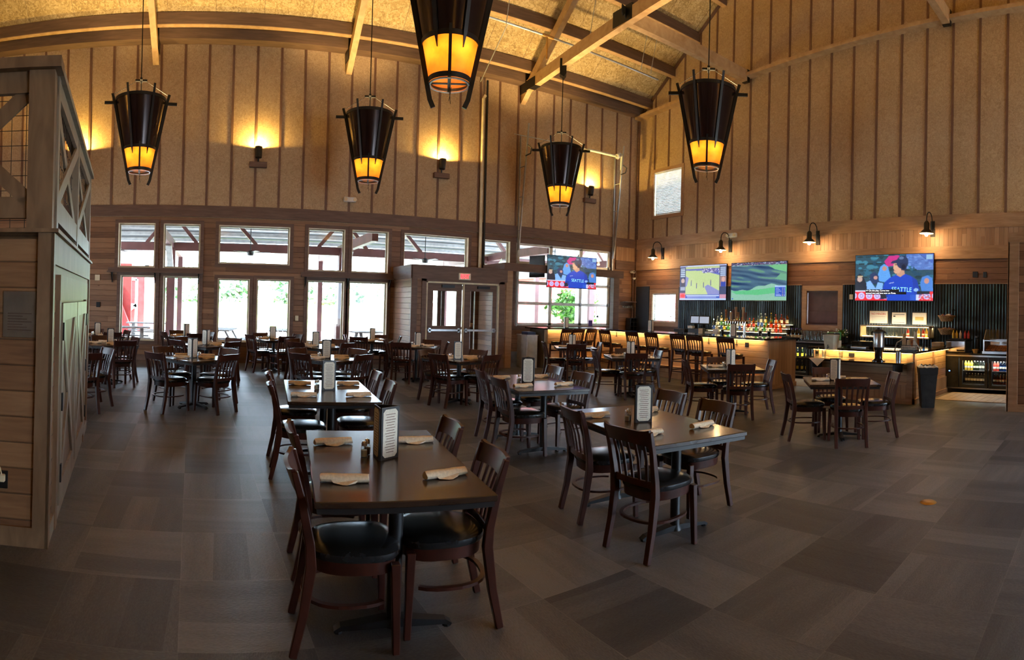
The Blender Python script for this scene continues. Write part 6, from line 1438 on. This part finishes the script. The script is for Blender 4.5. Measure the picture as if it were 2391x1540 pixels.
for i, x in enumerate(PX):
    b = MB(); b.box(x - .14, x + .14, 20.36, 20.64, -.02, 3.4); b.box(x - .2, x + .2, 20.3, 20.7, -.02, .9) if i in (2,) else None; b.build('post', 'red_brown', pr_)
    b = MB(); b.sweep([(x - 1.3, 20.5, 3.45), (x - .1, 20.5, 2.5)], .12, .22, (0, 1, 0)) if False else b.sweep([(x, 19.2, 3.45), (x, 20.4, 2.6)], .12, .2, (1, 0, 0)); b.build('brace', 'alu', pr_)
    b = MB(); b.sweep([(x, Y0 + .3, 3.6), (x, 25.2, 3.6)], .18, .28, (0, 0, 1)); b.build('cross_beam', 'red_brown', pr_)
    b = MB(); b.sweep([(x + .9, 20.5, 3.62), (x, 20.5, 4.7)], .12, .16, (0, 1, 0)); b.sweep([(x - .9, 20.5, 3.62), (x, 20.5, 4.7)], .12, .16, (0, 1, 0)); b.sweep([(x + 2.0, 20.5, 4.7), (x + 3.0, 20.5, 3.62)], .12, .16, (0, 1, 0)); b.build('web_member', 'red_brown', pr_)
    b = MB(); b.box(x - .1, x + .1, 25.0, 25.2, -.02, 3.9); b.build('outer_post', 'red_brown', pr_)
b = MB(); b.box(-14, 15.5, 20.4, 20.6, 3.36, 3.64); b.build('beam', 'red_brown', pr_); b = MB(); b.box(-14, 15.5, 25.02, 25.18, 3.85, 4.12); b.build('outer_beam', 'patio_roof', pr_)
f0 = None
for i, (x, y) in enumerate(((-3.4, 18.8), (.95, 18.8), (6.9, 18.8), (12.2, 18.8))):
    if f0 is None:
        t = thing('ceiling_fan', '', 'fan'); m_ = MB(); m_.lathe([(0, -.12), (.1, -.1), (.12, 0), (.05, .06), (0, .06)], 14); m_.tube([(0, 0, 0), (0, 0, 1.5)], .015, 6); m_.build('motor', 'black', t, local=True)
        for k in range(5): m_ = MB(); m_.T = Matrix.Rotation(R(72 * k), 4, 'Z'); m_.add([(.12, -.05, 0), (.65, -.07, .01), (.65, .07, -.01), (.12, .05, 0), (.12, -.05, .012), (.65, -.07, .022), (.65, .07, .002), (.12, .05, .012)], [(0, 1, 2, 3), (7, 6, 5, 4), (0, 4, 5, 1), (2, 6, 7, 3), (1, 5, 6, 2)]); m_.build('blade', 'bag_black', t, local=True)
        register(t); f0 = o = t
    else: o = dup(f0, (0, 0, 0))
    o.location = (x, y, 3.22); o['label'] = 'dark ceiling fan under the patio roof, ' + ['seen through the far left upper windows', 'seen through the wide upper window', 'seen through the upper window above the vestibule', 'seen through the garage door'][i]; o['group'] = 'patio ceiling fans'
# picnic tables
p0 = None
for i, (x, y, rz, lb) in enumerate(((-3.1, 18.2, 10, 'seen through the lower left window, nearer one'), (-2.6, 21.8, 5, 'behind the nearer one at the left window'), (.1, 18.6, 80, 'seen through the left of the middle lower windows'), (2.0, 19.0, 85, 'seen through the right of the middle lower windows'), (5.2, 18.6, 5, 'seen through the window left of the vestibule'))):
    if p0 is None:
        t = thing('picnic_table', '', 'picnic table')
        m_ = MB(); [m_.box(-.9, .9, -.36 + k * .148, -.23 + k * .148, .72, .76) for k in range(5)]; m_.build('tabletop', 'picnic', t, local=True)
        for s_ in (-1, 1):
            m_ = MB(); m_.box(-.9, .9, s_ * .62 - .12, s_ * .62 + .12, .42, .46); m_.build('bench', 'picnic', t, local=True)
            m_ = MB(); m_.sweep([(s_ * .65, -.62, 0), (s_ * .65, -.2, .72)], .05, .1, (1, 0, 0)); m_.sweep([(s_ * .65, .62, 0), (s_ * .65, .2, .72)], .05, .1, (1, 0, 0)); m_.box(s_ * .65 - .03, s_ * .65 + .03, -.7, .7, .34, .42); m_.build('leg_frame', 'picnic', t, local=True)
        register(t); p0 = o = t
    else: o = dup(p0, (0, 0, 0))
    o.location = (x, y, -.02); o.rotation_euler = (0, 0, R(rz)); o['label'] = 'grey wooden picnic table on the patio, ' + lb; o['group'] = 'picnic tables'
# buildings
def barn(label, x0, x1, y0, y1, h, doors, side='alu'):
    t = thing('barn', label, 'building', ((x0 + x1) / 2, y0, 0)); b = MB(); b.box(x0, x1, y0, y1, -.05, h); b.build('wall', 'red', t)
    b = MB(); xm = (x0 + x1) / 2; b.add([(x0 - .3, y0 - .4, h), (x1 + .3, y0 - .4, h), (x1 + .3, y1 + .3, h), (x0 - .3, y1 + .3, h), (x0 - .3, (y0 + y1) / 2, h + 2.4), (x1 + .3, (y0 + y1) / 2, h + 2.4)], [(0, 1, 5, 4), (3, 4, 5, 2), (0, 4, 3), (1, 2, 5), (0, 3, 2, 1)]); b.build('roof', 'patio_roof', t)
    for (a, c, z1) in doors:
        b = MB()
        for A, B in (((a, 0), (a, z1)), ((c, 0), (c, z1)), ((a, z1), (c, z1)), ((a, z1 * .5), (c, z1 * .5)), ((a, .06), (c, z1 * .5)), ((c, .06), (a, z1 * .5))): b.sweep([(A[0], y0 - .03, A[1]), (B[0], y0 - .03, B[1])], .14, .05, (0, 1, 0))
        b.build('door_trim', 'white', t)
    b = MB(); b.box(x0, x1, y0 - .04, y0, h - .3, h); b.box(x0, x0 + .2, y0 - .04, y0, 0, h); b.box(x1 - .2, x1, y0 - .04, y0, 0, h); b.build('trim_board', 'white', t); return t
barn('red barn with white cross-braced doors seen through the garage door', 17.5, 30, 27, 34, 3.4, [(19.0, 20.6, 2.6), (23.4, 25.2, 2.8), (26.5, 28.2, 2.8)])
barn('red barn seen through the lower left windows', -12.5, -3.6, 29, 36, 3.3, [(-5.8, -4.2, 2.6)])
o = thing('shed', 'grey clapboard outbuilding at the far left outside the window', 'building', (-7, 26, 0)); b = MB(); b.box(-12, -5.4, 26, 27, -.05, 3.4)
for k in range(16): b.box(-12, -5.4, 25.96, 26, k * .21, k * .21 + .17)
b.build('wall', 'rock', o); b = MB(); b.box(-5.35, -5.1, 25.6, 25.9, -.05, 3.3); b.sweep([(-5.3, 25.7, 3.4), (-3.9, 25.7, .1)], .1, .22, (0, 1, 0)); b.build('diagonal_brace', 'red', o); 
b = MB(); b.box(-5.1, -4.0, 25.9, 25.96, 0, 3.2); b.build('red_door', 'red', o)
o = thing('glass_tower', 'pale distant building with dark square windows seen through the vestibule door', 'building', (15, 44, 0)); b = MB(); b.box(14.6, 19, 40, 44, -.1, 7); b.build('wall', 'white', o)
for i in range(4):
    for j in range(8): b = MB(); b.box(15.0 + i * .75, 15.45 + i * .75, 39.96, 40, .6 + j * .75, 1.1 + j * .75); b.build('window', 'steel', o)
o = boxy('patio_post', 'pale blue-grey post outside the right edge of the garage door', 'post', 12.35, 17.2, -.02, .35, .3, 3.6, 'alu')
def tree(label, x, y, h, rad, mat, seed, z=0, n=420, ls=.30):
    t = thing('tree', label, 'tree', (x, y, z)); rg = random.Random(seed); m_ = MB(); m_.tube([(0, 0, -.1), (.03, 0, h * .35), (.0, .05, h * .75)], [.06 * rad, .05 * rad, .02 * rad], 8); m_.build('trunk', 'bark', t, local=True)
    m_ = MB(); cl = [(rg.gauss(0, .42) * rad, rg.gauss(0, .42) * rad, h * .52 + rg.gauss(0, .2) * h, rg.uniform(.28, .55) * rad) for _ in range(16)]
    for _ in range(n):
        cx_, cy_, cz_, cr = rg.choice(cl); d = Vector((rg.gauss(0, 1), rg.gauss(0, 1), rg.gauss(0, 1))).normalized(); p = Vector((cx_, cy_, cz_)) + d * cr * rg.uniform(.6, 1); p.z = min(max(p.z, h * .08), h)
        a = Vector((rg.gauss(0, 1), rg.gauss(0, 1), rg.gauss(0, .5))).normalized() * ls; c = d.cross(a).normalized() * ls * .6; m_.add([p - a, p + c, p + a, p - c], [(0, 1, 2, 3)])
    m_.build('crown', mat, t, local=True); return t
tree('bright green leafy tree outside the glass garage door', 15.6, 22.6, 3.3, 1.15, 'leaf', 1, 0, 1500, .13)
tree('bright low shrub outside the lower middle of the garage door', 18.2, 24.5, 1.4, .7, 'leaf', 9, 0, 500, .1)
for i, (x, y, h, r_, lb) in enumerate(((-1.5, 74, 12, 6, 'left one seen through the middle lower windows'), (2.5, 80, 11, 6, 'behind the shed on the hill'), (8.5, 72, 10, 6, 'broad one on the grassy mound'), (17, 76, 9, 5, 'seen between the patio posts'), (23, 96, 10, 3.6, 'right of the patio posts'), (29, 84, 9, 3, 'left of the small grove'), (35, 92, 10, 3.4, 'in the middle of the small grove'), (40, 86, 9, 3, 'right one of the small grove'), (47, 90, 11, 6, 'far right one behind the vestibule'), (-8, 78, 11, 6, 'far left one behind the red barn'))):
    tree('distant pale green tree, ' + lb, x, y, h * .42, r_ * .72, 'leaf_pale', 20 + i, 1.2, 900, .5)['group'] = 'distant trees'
